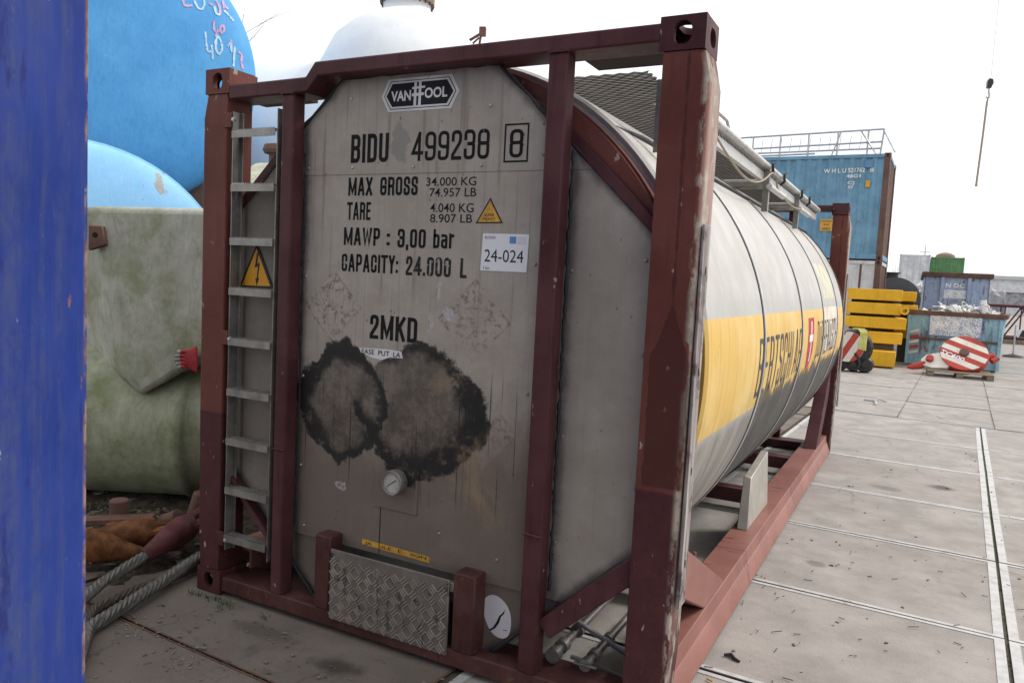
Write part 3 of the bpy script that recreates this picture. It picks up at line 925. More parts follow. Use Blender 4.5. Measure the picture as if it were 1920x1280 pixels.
# builder plate VAN HOOL
hexa = lambda gx, gz: [(1.009 + gx, 2.416), (1.045 + gx * 0.8, 2.488 - gz), (1.368 - gx * 0.8, 2.488 - gz), (1.407 - gx, 2.418), (1.370 - gx * 0.8, 2.349 + gz), (1.047 + gx * 0.8, 2.349 + gz)]
poly_sheet('maker_plate', hexa(0, 0), 'film_white', panel, lambda u, v, w: (u, 0.0808 + w, v))
poly_sheet('maker_plate_line', hexa(0.014, 0.010), 'film_black', panel, lambda u, v, w: (u, 0.0802 + w, v), 0.0005)
poly_sheet('maker_plate_line', hexa(0.018, 0.013), 'film_white', panel, lambda u, v, w: (u, 0.0796 + w, v), 0.0005)
poly_sheet('maker_plate_field', hexa(0.027, 0.021), 'film_black', panel, lambda u, v, w: (u, 0.0790 + w, v), 0.0005)
lab('VAN', 1.062, 1.166, 2.392, 2.436, 'film_white', 0.03, 0.0785)
lab('OOL', 1.236, 1.350, 2.396, 2.440, 'film_white', 0.03, 0.0785)
hb = B()
for xx in (1.188, 1.212):
    hb.prism([(xx - 0.007, 2.368), (xx + 0.006, 2.370), (xx + 0.007, 2.468), (xx - 0.006, 2.466)], 0.0780, 0.0786, fnP(0))
hb.prism([(1.172, 2.408), (1.232, 2.410), (1.232, 2.422), (1.172, 2.420)], 0.0774, 0.0779, fnP(0))
hb.prism([(1.172, 2.438), (1.238, 2.440), (1.238, 2.449), (1.172, 2.447)], 0.0774, 0.0779, fnP(0))
hb.build('lettering', 'film_white', panel, smooth=False)
# super heavy triangle
poly_sheet('warning_triangle', [(1.577, 1.981), (1.512, 1.877), (1.640, 1.879)], 'sign_black', panel, lambda u, v, w: (u, 0.0838 + w, v))
poly_sheet('triangle_field', [(1.577, 1.969), (1.522, 1.882), (1.630, 1.884)], 'label_yellow', panel, lambda u, v, w: (u, 0.0832 + w, v), 0.0005)
lab('SUPER', 1.553, 1.600, 1.905, 1.917, 'print_black', 0.01, 0.0828)
lab('HEAVY', 1.546, 1.606, 1.889, 1.901, 'print_black', 0.01, 0.0828)
# white stock label
poly_sheet('stock_label', [(1.551, 1.836), (1.763, 1.836), (1.759, 1.685), (1.545, 1.685)], 'paper', panel, lambda u, v, w: (u, 0.0832 + w, v), 0.0016)
lab('24-024', 1.562, 1.742, 1.722, 1.772, 'print_black', 0.0, 0.0826)
lab('82500', 1.560, 1.610, 1.815, 1.826, 'print_black', -0.005, 0.0826)
lab('3 bar', 1.558, 1.590, 1.691, 1.703, 'print_black', -0.005, 0.0826)
poly_sheet('label_mark', [(1.676, 1.826), (1.706, 1.826), (1.706, 1.798), (1.676, 1.798)], 'print_blue', panel, lambda u, v, w: (u, 0.0827 + w, v), 0.0004)
for k in range(4):
    poly_sheet('label_print', [(1.712, 1.824 - k * .008), (1.752, 1.824 - k * .008), (1.752, 1.821 - k * .008), (1.712, 1.821 - k * .008)], 'print_grey', panel, lambda u, v, w: (u, 0.0827 + w, v), 0.0004)
# yellow strip, half worn off lettering
poly_sheet('yellow_strip', [(0.985, 0.437), (1.356, 0.431), (1.357, 0.404), (0.985, 0.412)], 'label_yellow', panel, lambda u, v, w: (u, 0.0838 + w, v))
lab('JA   ULE   D   IION', 1.00, 1.34, 0.411, 0.429, 'ink_faded', 0.01, 0.0833)
# white oval patch on the lower sheet, with a torn strip
ov = [(1.700 + 0.066 * math.cos(t) * (1 + 0.05 * math.sin(3 * t)) - 0.018 * math.sin(t), 0.247 + 0.092 * math.sin(t) * (1 + 0.04 * math.cos(2 * t))) for t in [2 * math.pi * k / 36 for k in range(36)]]
poly_sheet('white_patch', ov, 'sheet_white', panel, lambda u, v, w: (u, 0.0938 + w, v))
tear = [(1.664, 0.182), (1.682, 0.196), (1.697, 0.222), (1.709, 0.252), (1.724, 0.268), (1.736, 0.288), (1.731, 0.266), (1.718, 0.250), (1.710, 0.222), (1.694, 0.196), (1.672, 0.178)]
poly_sheet('patch_tear', tear, 'ink_thin', panel, lambda u, v, w: (u, 0.0932 + w, v), 0.0005)
poly_sheet('patch_tear', [(1.725, 0.196), (1.744, 0.201), (1.752, 0.198), (1.742, 0.197)], 'ink_thin', panel, lambda u, v, w: (u, 0.0932 + w, v), 0.0005)

# corner gusset plates: from the octagon's cut to the round tank ring
for (sxx, szz) in ((1, 1), (-1, 1), (1, -1), (-1, -1)):
    if szz > 0:
        a, b_ = (1.86, 2.225) if sxx > 0 else (0.52, 2.235), (2.31, 1.79) if sxx > 0 else (0.118, 1.86)
    else:
        a, b_ = (1.90, 0.315) if sxx > 0 else (0.52, 0.305), (2.31, 0.69) if sxx > 0 else (0.118, 0.69)
    arc = []
    for k in range(15):
        t0 = math.atan2(a[1] - ZC, a[0] - XC)
        t1 = math.atan2(b_[1] - ZC, b_[0] - XC)
        if t1 - t0 > math.pi: t1 -= 2 * math.pi
        if t0 - t1 > math.pi: t0 -= 2 * math.pi
        t = t0 + (t1 - t0) * k / 14
        q0 = Vector(a).lerp(Vector(b_), k / 14)
        rr = max(1.215, math.hypot(q0.x - XC, q0.y - ZC) + 0.004)
        arc.append((XC + rr * math.cos(t), ZC + rr * math.sin(t)))
    poly = [a] + arc + [b_]
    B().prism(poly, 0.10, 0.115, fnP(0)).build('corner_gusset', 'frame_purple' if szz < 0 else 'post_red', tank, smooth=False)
    # angle bar along the cut, behind the sealant
    A_, B_ = Vector((a[0], a[1])), Vector((b_[0], b_[1]))
    nrm = Vector((-(B_ - A_).y, (B_ - A_).x)).normalized()
    if nrm.dot(Vector((A_.x - XC, A_.y - ZC))) < 0:
        nrm = -nrm
    w_ = (0.085 if sxx > 0 else 0.03) if szz < 0 else 0.045
    q = [A_ + nrm * 0.012, B_ + nrm * 0.012, B_ + nrm * (0.012 + w_), A_ + nrm * (0.012 + w_)]
    B().prism([(p_.x, p_.y) for p_ in q], 0.035 if szz < 0 else 0.078, 0.098, fnP(0)).build('corner_brace', 'frame_purple', tank, 0.004)

# stub posts and step plate with raised tread
for a, b_, t in ((0.777, 0.868, 0.440), (1.535, 1.640, 0.430)):
    B().box(a, b_, 0.0, 0.095, 0.0945, t).build('stub_post', 'frame_rusty', tank, 0.006)
step = B().box(0.876, 1.516, -0.004, 0.006, 0.066, 0.392).build('step_plate', 'stainless', tank, 0.002)
g = G('tread_alu')
v = g.obj()
nn = g.noise(v, 9, 6, 0.7)
c = g.mix(g.ss(nn, 0.3, 0.7), (0.17, 0.148, 0.13), (0.25, 0.222, 0.198))
c = g.mix(g.ss(g.noise(v, 5.5, 7, 0.75, 1.2), 0.60, 0.64), c, (0.05, 0.045, 0.04))
g.bump(g.noise(v, 60, 3), 0.1, 0.003)
M['tread_alu'] = g.done(c, 0.5, 0.45, 0.4)
step.data.materials[0] = M['tread_alu']
tb = B()
cell = 0.049
for i in range(int(0.64 / cell)):
    for j in range(int(0.326 / cell)):
        cx, cz = 0.876 + cell * (i + 0.45), 0.066 + cell * (j + 0.5)
        an = R(45) if (i + j) % 2 else R(-45)
        for k in range(3):
            off = (k - 1) * 0.0125
            cc = Vector((cx - off * math.sin(an), -0.0052, cz + off * math.cos(an)))
            tb.obox(cc, 0.037, 0.0070, 0.0058, Matrix.Rotation(-an, 3, 'Y'))
plain('tread_top', (0.33, 0.295, 0.26), 0.45, 0.3, 0.25, 14)
tb.build('tread_bars', 'tread_top', step, smooth=False, kind='stuff')
cr = B()
for (px, pz, ln, seed) in ((1.14, 0.35, 0.22, 1), (1.22, 0.33, 0.1, 5), (1.26, 0.26, 0.13, 2), (0.97, 0.32, 0.12, 3), (1.40, 0.20, 0.12, 4), (1.03, 0.22, 0.08, 6), (1.46, 0.25, 0.07, 8), (1.21, 0.23, 0.14, 9)):
    rnd = random.Random(seed)
    p_ = Vector((px, -0.0085, pz))
    pl = [p_.copy()]
    for k in range(12):
        p_ = p_ + Vector((rnd.uniform(-.010, .014), 0, -ln / 12))
        pl.append(p_.copy())
    cr.tube(pl, [rnd.uniform(0.0007, 0.0021) for _ in pl], 5)
build_each(cr, 'tar_run', 'rubber', step)
B().box(0.89, 1.505, 0.02, 0.22, 0.10, 0.28).build('tray', 'dark', tank, smooth=False)
br = B().box(1.493, 1.532, 0.008, 0.03, 0.34, 0.378).build('plate_bracket', 'stainless', tank, 0.002)

# ladder
ladder = B()
for xx in (0.182, 0.470):
    ladder.box(xx, xx + 0.005, 0.006, 0.058, 0.235, 2.385)
    e_ = 0.022 if xx < 0.3 else -0.022
    ladder.box(min(xx, xx + e_) + (0.005 if e_ > 0 else 0), max(xx, xx + e_), 0.052, 0.057, 0.235, 2.385)
ladder = ladder.build('ladder', 'rung_steel', tank, 0.001)
for zz in (2.293, 2.040, 1.785, 1.545, 1.300, 1.052, 0.806, 0.560, 0.318):
    b = B()
    b.box(0.188, 0.468, -0.004, 0.0, zz - 0.034, zz)
    b.box(0.188, 0.468, 0.0, 0.05, zz - 0.004, zz)
    for k in range(22):
        xx = 0.192 + k * 0.0125
        for yy in (-0.003, 0.022, 0.042):
            b.prism([(xx, zz), (xx + 0.008, zz), (xx + 0.004, zz + 0.007)], yy, yy + 0.004, fnP(0))
    b.build('rung', 'rung_steel', ladder, smooth=False)
lb = B()
for zz in (2.345, 1.30, 0.29):
    lb.box(0.125, 0.181, 0.0, 0.012, zz - 0.035, zz + 0.035)
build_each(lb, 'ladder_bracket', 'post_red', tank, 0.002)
bo = B()
for (xx, zz) in ((0.195, 2.345), (0.197, 1.295), (0.197, 0.29)):
    bo.lathe([(0.0001, -0.012), (0.009, -0.010), (0.010, 0.0), (0.013, 0.0), (0.013, 0.004)], 10, lambda a, b_, h, xx=xx, zz=zz: (xx + a, 0.004 + h, zz + b_))
build_each(bo, 'bolt', 'galvanised', ladder)
# electricity sign behind the ladder
TV = lambda s_: [(0.284, 1.768 - s_ * 1.25), (0.166 + s_, 1.542 + s_ * 0.72), (0.402 - s_, 1.547 + s_ * 0.72)]
hv = poly_sheet('electricity_sign', TV(0), 'sign_black', tank, lambda u, v, w: (u, 0.079 + w, v), 0.004)
poly_sheet('sign_field', TV(0.022), 'sign_yellow', hv, lambda u, v, w: (u, 0.0775 + w, v), 0.0008)
bolt = [(0.288, 1.720), (0.300, 1.720), (0.291, 1.668), (0.309, 1.673), (0.297, 1.597), (0.306, 1.600), (0.290, 1.560), (0.281, 1.597), (0.289, 1.596), (0.296, 1.655), (0.275, 1.648)]
poly_sheet('lightning_bolt', bolt, 'sign_black', hv, lambda u, v, w: (u, 0.0765 + w, v), 0.0006)

# ------ cylinder
g = G('tank_cladding')
v = g.obj()
x, y, z = g.xyz(v)
n_mid = g.noise(v, 4.2, 6, 0.66)
n_big = g.noise(v, 0.9, 4, 0.6)
st = g.noise(g.scale(v, (3, 7.0, 0.7)), 1.0, 5, 0.65)
c = g.mix(g.ss(n_mid, 0.3, 0.75), (0.46, 0.435, 0.395), (0.58, 0.555, 0.515))
c = g.mix(g.m('MULTIPLY', g.ss(st, 0.45, 0.7), 0.45), c, (0.38, 0.36, 0.325))
side = g.ss(x, 1.5, 1.7)
zt = g.m('ADD', z, g.m('MULTIPLY', g.m('SUBTRACT', g.noise(v, 20, 2), 0.5), 0.004))
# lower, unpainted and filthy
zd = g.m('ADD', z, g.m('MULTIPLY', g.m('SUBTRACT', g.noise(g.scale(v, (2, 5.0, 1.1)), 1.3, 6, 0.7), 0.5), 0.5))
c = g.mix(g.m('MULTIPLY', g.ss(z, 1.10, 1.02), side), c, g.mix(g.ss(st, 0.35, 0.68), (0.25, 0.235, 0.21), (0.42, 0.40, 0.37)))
yel = g.mix(g.ss(g.noise(v, 2.4, 5, 0.65), 0.35, 0.7), (0.75, 0.475, 0.11), (0.80, 0.575, 0.21))
yel = g.mix(g.m('MULTIPLY', g.ss(g.noise(g.scale(v, (6, 26, 1.2)), 1.0, 4), 0.52, 0.75), 0.45), yel, (0.56, 0.27, 0.025))
yel = g.mix(g.ss(g.noise(v, 30, 4, 0.7), 0.66, 0.72, 0, 0.7), yel, (0.25, 0.2, 0.14))
band = g.m('MULTIPLY', g.m('MULTIPLY', g.ss(zt, 1.072, 1.080), g.ss(zt, 1.545, 1.541)), side)
c = g.mix(band, c, yel)
# grey-blue line just above the band where the film lifted
lift = g.m('MULTIPLY', g.m('MULTIPLY', g.ss(zt, 1.541, 1.546), g.ss(zt, 1.66, 1.60)), side)
c = g.mix(g.m('MULTIPLY', lift, 0.35), c, (0.42, 0.42, 0.41))
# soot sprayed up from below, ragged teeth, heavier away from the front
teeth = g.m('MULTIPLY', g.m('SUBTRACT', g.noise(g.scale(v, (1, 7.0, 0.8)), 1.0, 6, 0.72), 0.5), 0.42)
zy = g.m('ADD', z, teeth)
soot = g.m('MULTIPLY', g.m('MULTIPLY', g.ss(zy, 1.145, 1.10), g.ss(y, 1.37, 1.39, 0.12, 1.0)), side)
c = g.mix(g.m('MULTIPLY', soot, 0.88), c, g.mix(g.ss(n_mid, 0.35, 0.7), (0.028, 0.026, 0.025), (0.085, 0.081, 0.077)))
c = g.mix(g.ss(g.noise(g.scale(v, (2, 9, 0.6)), 1.5, 5, 0.7), 0.62, 0.72, 0, 0.6), c, g.mix(g.ss(z, 1.1, 1.0), c, (0.40, 0.39, 0.37)))
# remnants of an old sticker near the far end
pp = g.m('MULTIPLY', g.m('MULTIPLY', g.ss(y, 4.22, 4.23), g.ss(y, 5.02, 5.01)), g.m('MULTIPLY', g.ss(zt, 1.62, 1.63), g.ss(zt, 1.92, 1.91)))
c = g.mix(g.m('MULTIPLY', g.m('MULTIPLY', pp, g.ss(g.noise(v, 6, 5), 0.4, 0.55)), 0.8), c, (0.66, 0.63, 0.36))
sp = g.voro(v, 9)
c = g.mix(g.m('MULTIPLY', g.ss(sp, 0.06, 0.03), g.ss(n_mid, 0.45, 0.6)), c, (0.12, 0.08, 0.05))
g.bump(g.m('ADD', g.m('MULTIPLY', n_big, 4.0), g.m('MULTIPLY', g.noise(v, 40, 3), 0.1)), 0.25, 0.02)
M['tank_cladding'] = g.done(c, g.m('ADD', g.m('ADD', 0.36, g.m('MULTIPLY', n_mid, 0.2)), g.m('MULTIPLY', soot, 0.3)), 0.05, 0.45)

AX = lambda a, b_, h: (XC + a, h, ZC + b_)
shell = B().lathe([(RR - 0.03, 0.20), (RR - 0.012, 0.19), (RR, 0.205), (RR, 3.0), (RR, 5.80), (RR - 0.01, 5.83), (1.1, 5.92), (0.01, 5.96)], 128, AX).build('tank_shell', 'tank_cladding', tank, ang=25)
B().lathe([(0.01, 0.205), (1.225, 0.205), (1.23, 0.215), (0.01, 0.216)], 96, AX).build('tank_head', 'grease', tank, ang=25)  # dark material paints in the shade behind the end frame
for yy in (1.36, 2.76, 4.02, 5.17):
    cb = B().lathe([(RR - 0.003, yy - 0.016), (RR + 0.007, yy - 0.014), (RR + 0.007, yy + 0.014), (RR - 0.003, yy + 0.016)], 128, AX)
    cb.f = [f for f in cb.f if len(f) < 100]
    ob = cb.build('cladding_band', 'alu', shell, ang=25)
    for dy in (-0.024, 0.021):
        gb = B().lathe([(RR - 0.004, yy + dy - 0.007), (RR + 0.0035, yy + dy - 0.005), (RR + 0.0035, yy + dy + 0.005), (RR - 0.004, yy + dy + 0.007)], 128, AX)
        gb.f = [f for f in gb.f if len(f) < 100]
        gb.build('band_seal', 'rubber', shell, ang=25)
gb = B().lathe([(RR - 0.01, 5.74), (RR + 0.006, 5.745), (RR + 0.006, 5.81), (RR - 0.02, 5.83)], 128, AX)
gb.f = [f for f in gb.f if len(f) < 100]
gb.build('rim_seal', 'rubber', shell, ang=25)
gb = B().lathe([(1.17, 0.118), (1.225, 0.118), (1.225, 0.158), (1.17, 0.158)], 96, AX)
gb.f = [f for f in gb.f if len(f) < 90] + []
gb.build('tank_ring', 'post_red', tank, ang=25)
def cyl(off):
    return lambda u, v, w=0.0: (XC + (RR + off + w * 3) * math.cos((v - ZC) / RR), u, ZC + (RR + off + w * 3) * math.sin((v - ZC) / RR))
stroke_text('BERTSCHI', 1.235, 2.36, 1.130, 1.425, 'ink_grey', shell, cyl(0.002), 0.042, 14, 0.22)
stroke_text('AG', 2.46, 2.735, 1.140, 1.428, 'ink_grey', shell, cyl(0.002), 0.042, 14, 0.22)
fl = B()
sh = [(3.08, 1.485), (3.38, 1.485), (3.38, 1.24), (3.34, 1.16), (3.23, 1.095), (3.12, 1.16), (3.08, 1.24)]
def wrap_poly(name, poly, mat, off, nn=10):
    me = bpy.data.meshes.new(name)
    me.from_pydata([(a, b_, 0) for a, b_ in poly], [], [tuple(range(len(poly)))])
    bm = bmesh.new(); bm.from_mesh(me)
    z0, z1 = min(q[1] for q in poly), max(q[1] for q in poly)
    for k in range(1, nn):
        bmesh.ops.bisect_plane(bm, geom=bm.verts[:] + bm.edges[:] + bm.faces[:], plane_co=(0, z0 + (z1 - z0) * k / nn, 0), plane_no=(0, 1, 0))
    bm.to_mesh(me); bm.free()
    f_ = cyl(off)
    for q in me.vertices:
        q.co = f_(q.co.x, q.co.y)
    return link(name, me, mat, shell)
wrap_poly('coat_of_arms', sh, 'film_red', 0.002)
wrap_poly('white_cross', [(3.205, 1.46), (3.255, 1.46), (3.255, 1.365), (3.335, 1.365), (3.335, 1.315), (3.255, 1.315), (3.255, 1.17), (3.205, 1.17), (3.205, 1.315), (3.125, 1.315), (3.125, 1.365), (3.205, 1.365)], 'film_white', 0.0035)
wrap_poly('faded_patch', [(4.05, 1.555), (5.13, 1.555), (5.13, 1.19), (4.05, 1.17)], 'film_cream', 0.0015)
stroke_text('DÜRRENÄSCH', 3.62, 5.05, 1.165, 1.45, 'ink_grey', shell, cyl(0.003), 0.042, 14, 0.22)

# ------ bottom side rails, cross members, diagonal braces
for s_ in (1, -1):
    fx = (lambda u: u) if s_ > 0 else (lambda u: WD - u)
    prof = [(2.236, 0.045), (2.236, 0.192), (2.402, 0.200), (2.410, 0.128), (2.420, 0.118), (2.446, 0.03), (2.440, 0.022), (2.405, 0.105), (2.392, 0.115), (2.386, 0.184), (2.25, 0.178), (2.25, 0.045)]
    B().prism(prof, 0.165, LEN - 0.165, lambda u, v, w: (fx(u), w, v)).build('bottom_side_rail', 'rail_pink', tank, 0.003)
    for pts_ in ([(0.150, 0.72), (0.150, 0.50), (0.80, 0.198), (1.20, 0.198)], [(LEN - 0.150, 0.92), (LEN - 0.150, 0.68), (LEN - 0.75, 0.198), (LEN - 1.05, 0.198)]):
        B().prism(pts_, 2.285, 2.398, lambda u, v, w: (fx(w), u, v)).build('diagonal_brace', 'rail_pink' if pts_[0][0] < 1 else 'frame_purple', tank, 0.006)
    # stainless saddle foot on the rail
    B().loft([[(fx(2.272), 2.10, 0.197), (fx(2.335), 2.10, 0.197), (fx(2.335), 2.80, 0.197), (fx(2.272), 2.80, 0.197)],
              [(fx(2.262), 2.26, 0.49), (fx(2.310), 2.26, 0.49), (fx(2.310), 2.82, 0.56), (fx(2.262), 2.82, 0.56)]]).build('saddle_foot', 'cream_steel', tank, 0.004)
for yy in (1.15, 3.2, 4.6):
    B().box(0.22, 2.235, yy, yy + 0.11, 0.06, 0.17).build('cross_member', 'frame_purple', tank, 0.005)
# bolted rubbing strips on the outer side of the right posts
for y0, sy in ((0, 1), (LEN, -1)):
    ys = sorted((y0 + sy * 0.018, y0 + sy * 0.10))
    yt = sorted((y0 + sy * 0.103, y0 + sy * 0.165))
    st1 = B().box(2.4655, 2.478, ys[0], ys[1], 0.50, 1.88).build('rubbing_strip', 'strip_worn' if False else 'stainless', tank, 0.003)
    b = B()
    for zz in (0.66, 1.0, 1.36, 1.72):
        b.lathe([(0.0001, 0.0135), (0.011, 0.0132), (0.011, 0.0105)], 10, lambda a, c0, h, zz=zz: (2.4655 + h, y0 + sy * 0.06 + a * 0.7, zz + c0 * 1.4))
    build_each(b, 'strip_hole', 'dark', st1)
g = G('strip_worn')
v = g.obj()
st = g.noise(g.scale(v, (40, 40, 2.0)), 1.0, 5, 0.7)
c = g.mix(g.ss(st, 0.35, 0.65), (0.16, 0.105, 0.10), (0.45, 0.42, 0.40))
c = g.mix(g.ss(g.noise(v, 9, 5, 0.7), 0.5, 0.65), c, (0.10, 0.07, 0.065))
g.bump(st, 0.3, 0.003)
M['strip_worn'] = g.done(c, 0.6, 0.1)
for o in tank.children:
    if o.name.startswith('rubbing_strip'):
        o.data.materials[0] = M['strip_worn']

# ------ steam pipes in the lower right bay
pl = [((2.085, 0.14, 0.125), (2.06, 0.9, 0.10), 0.017), ((1.945, 0.13, 0.13), (1.90, 0.95, 0.09), 0.016)]
for i, (a, b_, r_) in enumerate(pl):
    a, b_ = Vector(a), Vector(b_)
    pb = B()
    pb.tube([a, b_], r_, 14)
    pp_ = pb.build('drain_pipe', 'rung_steel', tank)
    cb = B()
    for t in (0.0, 0.12, 0.36):
        q0, q1 = a.lerp(b_, t), a.lerp(b_, t + 0.05)
        cb.tube([q0 - (b_ - a) * 0.004, q1], r_ * (1.5 if i == 0 else 1.9), 14)
    if i == 0:
        cb.tube([a + Vector((-0.045, -0.002, 0.0)), a + Vector((0.05, -0.002, 0.004))], 0.007, 8)
    build_each(cb, 'pipe_coupling', 'rung_steel', pp_)
B().tube([(1.93, 0.42, 0.16), (2.24, 0.36, 0.09)], 0.012, 8).build('tie_rod', 'galvanised', tank)
B().tube([(1.96, 0.30, 0.06), (2.24, 0.26, 0.055)], 0.010, 8).build('tie_rod', 'galvanised', tank)
B().tube([(2.30, 0.95, 0.20), (2.30, 0.95, 0.40)], 0.008, 8).build('tie_rod', 'rail_pink', tank)
vv = B()
vv.lathe([(0.03, 0), (0.032, 0.03), (0.045, 0.03), (0.045, 0.05), (0.03, 0.05), (0.03, 0.09)], 16, lambda a, b_, h: (0.42 + a, 0.22 + h, 0.19 + b_))
vv.lathe([(0.022, 0), (0.022, 0.05), (0.03, 0.05), (0.03, 0.075)], 14, lambda a, b_, h: (0.37 + a, 0.18 + h, 0.265 + b_))
build_each(vv, 'outlet_valve', 'stainless', tank)

# ------ walkway on the top right
walk = bpy.data.objects.new('walkway', None)
COL.objects.link(walk); walk.parent = tank
ZW = 2.492
def strands(y0, y1, x0, x1):
    b = B()
    pit = 0.027
    n = int((y1 - y0) / pit)
    m = 14
    for i in range(n):
        r1, r2, r3, r4 = [], [], [], []
        for k in range(m + 1):
            xx = x0 + (x1 - x0) * k / m
            zig = (0.0085 if (k + i) % 2 else -0.0085)
            yy = y0 + pit * i + zig
            r1.append((xx, yy - 0.0070, ZW + 0.001)); r2.append((xx, yy + 0.0045, ZW + 0.010))
            r3.append((xx, yy + 0.0070, ZW + 0.008)); r4.append((xx, yy - 0.0045, ZW - 0.002))
        o0 = len(b.v)
        b.v += r1 + r2 + r3 + r4
        w_ = m + 1
        for k in range(m):
            for q in range(4):
                a0, a1 = o0 + q * w_ + k, o0 + ((q + 1) % 4) * w_ + k
                b.f.append((a0, a0 + 1, a1 + 1, a1))
    return b
strands(0.32, 5.72, 1.705, 2.135).build('grating', 'grating_steel', walk, smooth=False)
B().tube([(2.163, 0.46, ZW + 0.012), (2.163, 5.80, ZW + 0.012)], 0.019, 14).build('edge_tube', 'alu', walk)
ch = B()
ch.box(2.135, 2.140, 0.46, 5.78, ZW - 0.085, ZW + 0.006)
ch.box(2.110, 2.135, 0.46, 5.78, ZW - 0.085, ZW - 0.081)
ch.build('edge_channel', 'alu', walk, smooth=False)
sl = B()
for k in range(150):
    yy = 0.5 + k * 0.035
    sl.box(2.1395, 2.1412, yy, yy + 0.018, ZW - 0.028, ZW - 0.012)
sl.build('channel_slots', 'dark', walk, smooth=False, kind='stuff')
ic = B()
ic.box(1.690, 1.695, 0.30, 5.72, ZW - 0.055, ZW + 0.004)
ic.box(1.695, 1.725, 0.30, 5.72, ZW - 0.055, ZW - 0.051)
ic.build('inner_channel', 'stainless', walk, smooth=False)
sl = B()
for k in range(110):
    yy = 0.34 + k * 0.048
    sl.box(1.7245, 1.7262, yy, yy + 0.017, ZW - 0.05, ZW - 0.026)
ic2 = B().box(1.7215, 1.7245, 0.30, 5.72, ZW - 0.0512, ZW - 0.012).build('inner_lip', 'stainless', walk, smooth=False)
sl.build('channel_slots', 'dark', walk, smooth=False, kind='stuff')
# rubber sill between walkway and tank
rs = B()
xs_ = 2.055
zs_ = ZC + math.sqrt(RR * RR - (xs_ - XC) ** 2) + 0.004
rs.tube([(xs_, 0.205, zs_ - 0.012), (xs_, 0.5, zs_), (xs_, 5.75, zs_)], [0.008, 0.015, 0.016], 8)
rs.build('rubber_sill', 'rubber', walk)
for yy in (0.42, 2.83, 4.28):
    b = B().box(2.138, 2.178, yy, yy + 0.006, 2.20, ZW - 0.0)
    b.box(2.172, 2.178, yy + 0.006, yy + 0.045, 2.20, ZW)
    lg = b.build('walkway_leg', 'rung_steel', walk, smooth=False)
    if yy > 1:
        B().tube([(1.74, yy + 0.05, ZW - 0.10), (2.135, yy + 0.05, ZW - 0.10)], 0.034, 14).build('cross_tube', 'stainless', walk)
        B().tube([(2.19, yy - 0.05, ZW - 0.13), (2.19, yy + 0.55, ZW - 0.13)], 0.020, 12).build('side_tube', 'alu', walk)
    hk = B()
    for dy in (0.02, 0.52):
        hk.tube([(2.165, yy + dy, ZW - 0.05), (2.195, yy + dy, ZW - 0.02), (2.19, yy + dy, ZW + 0.03), (2.205, yy + dy + 0.05, ZW + 0.05)], [0.008, 0.011, 0.009, 0.005], 8)
    build_each(hk, 'rubber_latch', 'rubber', walk)
B().tube([(2.165, 1.25, ZW + 0.03), (2.165, 1.25, ZW + 0.06), (2.165, 1.55, ZW + 0.06), (2.165, 1.6, ZW + 0.03)], 0.008, 8).build('grab_loop', 'stainless', walk)
cbp = []
for k in range(28):
    t = k / 27
    cbp.append((2.20, 0.9 + 2.05 * t + 0.0, 2.455 - 0.22 * math.sin(math.pi * min(1, t * 1.1)) ** 0.9 * (0.35 + 0.65 * t) + 0.0))
for k in range(1, 18):
    t = k / 17
    cbp.append((2.20, 2.95 + 1.5 * t, 2.395 - 0.05 * math.sin(math.pi * t) - 0.02 * t))
g = plain('cable', (0.33, 0.27, 0.20), 0.6, 0.0, 0.2, 30)
B().tube(cbp, 0.0065, 6).build('earth_cable', 'cable', walk)

# ------------------------------------------------------------------ other containers
def steel_paint(name, base, rust=0.5):
    return paint(name, base, 0.16, chip=(0.18, 0.10, 0.07), chips=0.5, rusty=rust, rough=0.5, streak=0.55)
steel_paint('box_blue', (0.15, 0.30, 0.435), 0.5)
steel_paint('box_blue2', (0.12, 0.24, 0.40), 0.4)
steel_paint('box_white', (0.55, 0.57, 0.60), 0.3)
steel_paint('box_green', (0.09, 0.21, 0.09), 0.2)
steel_paint('post_brown', (0.13, 0.075, 0.06), 0.7)

def corrugated(L, H, pitch, depth, fn, inset=0.0):
    b = B()
    n = int(L / pitch)
    prof = []
    for i in range(n):
        a = i * pitch
        prof += [(a, 0), (a + pitch * 0.30, 0), (a + pitch * 0.5, depth), (a + pitch * 0.80, depth)]
    prof.append((n * pitch, 0))
    k = L / (n * pitch)
    v0 = [fn(u * k, 0, d) for u, d in prof]
    v1 = [fn(u * k, H, d) for u, d in prof]
    m_ = len(prof)
    b.add(v0 + v1, [(i, i + 1, m_ + i + 1, m_ + i) for i in range(m_ - 1)])
    return b

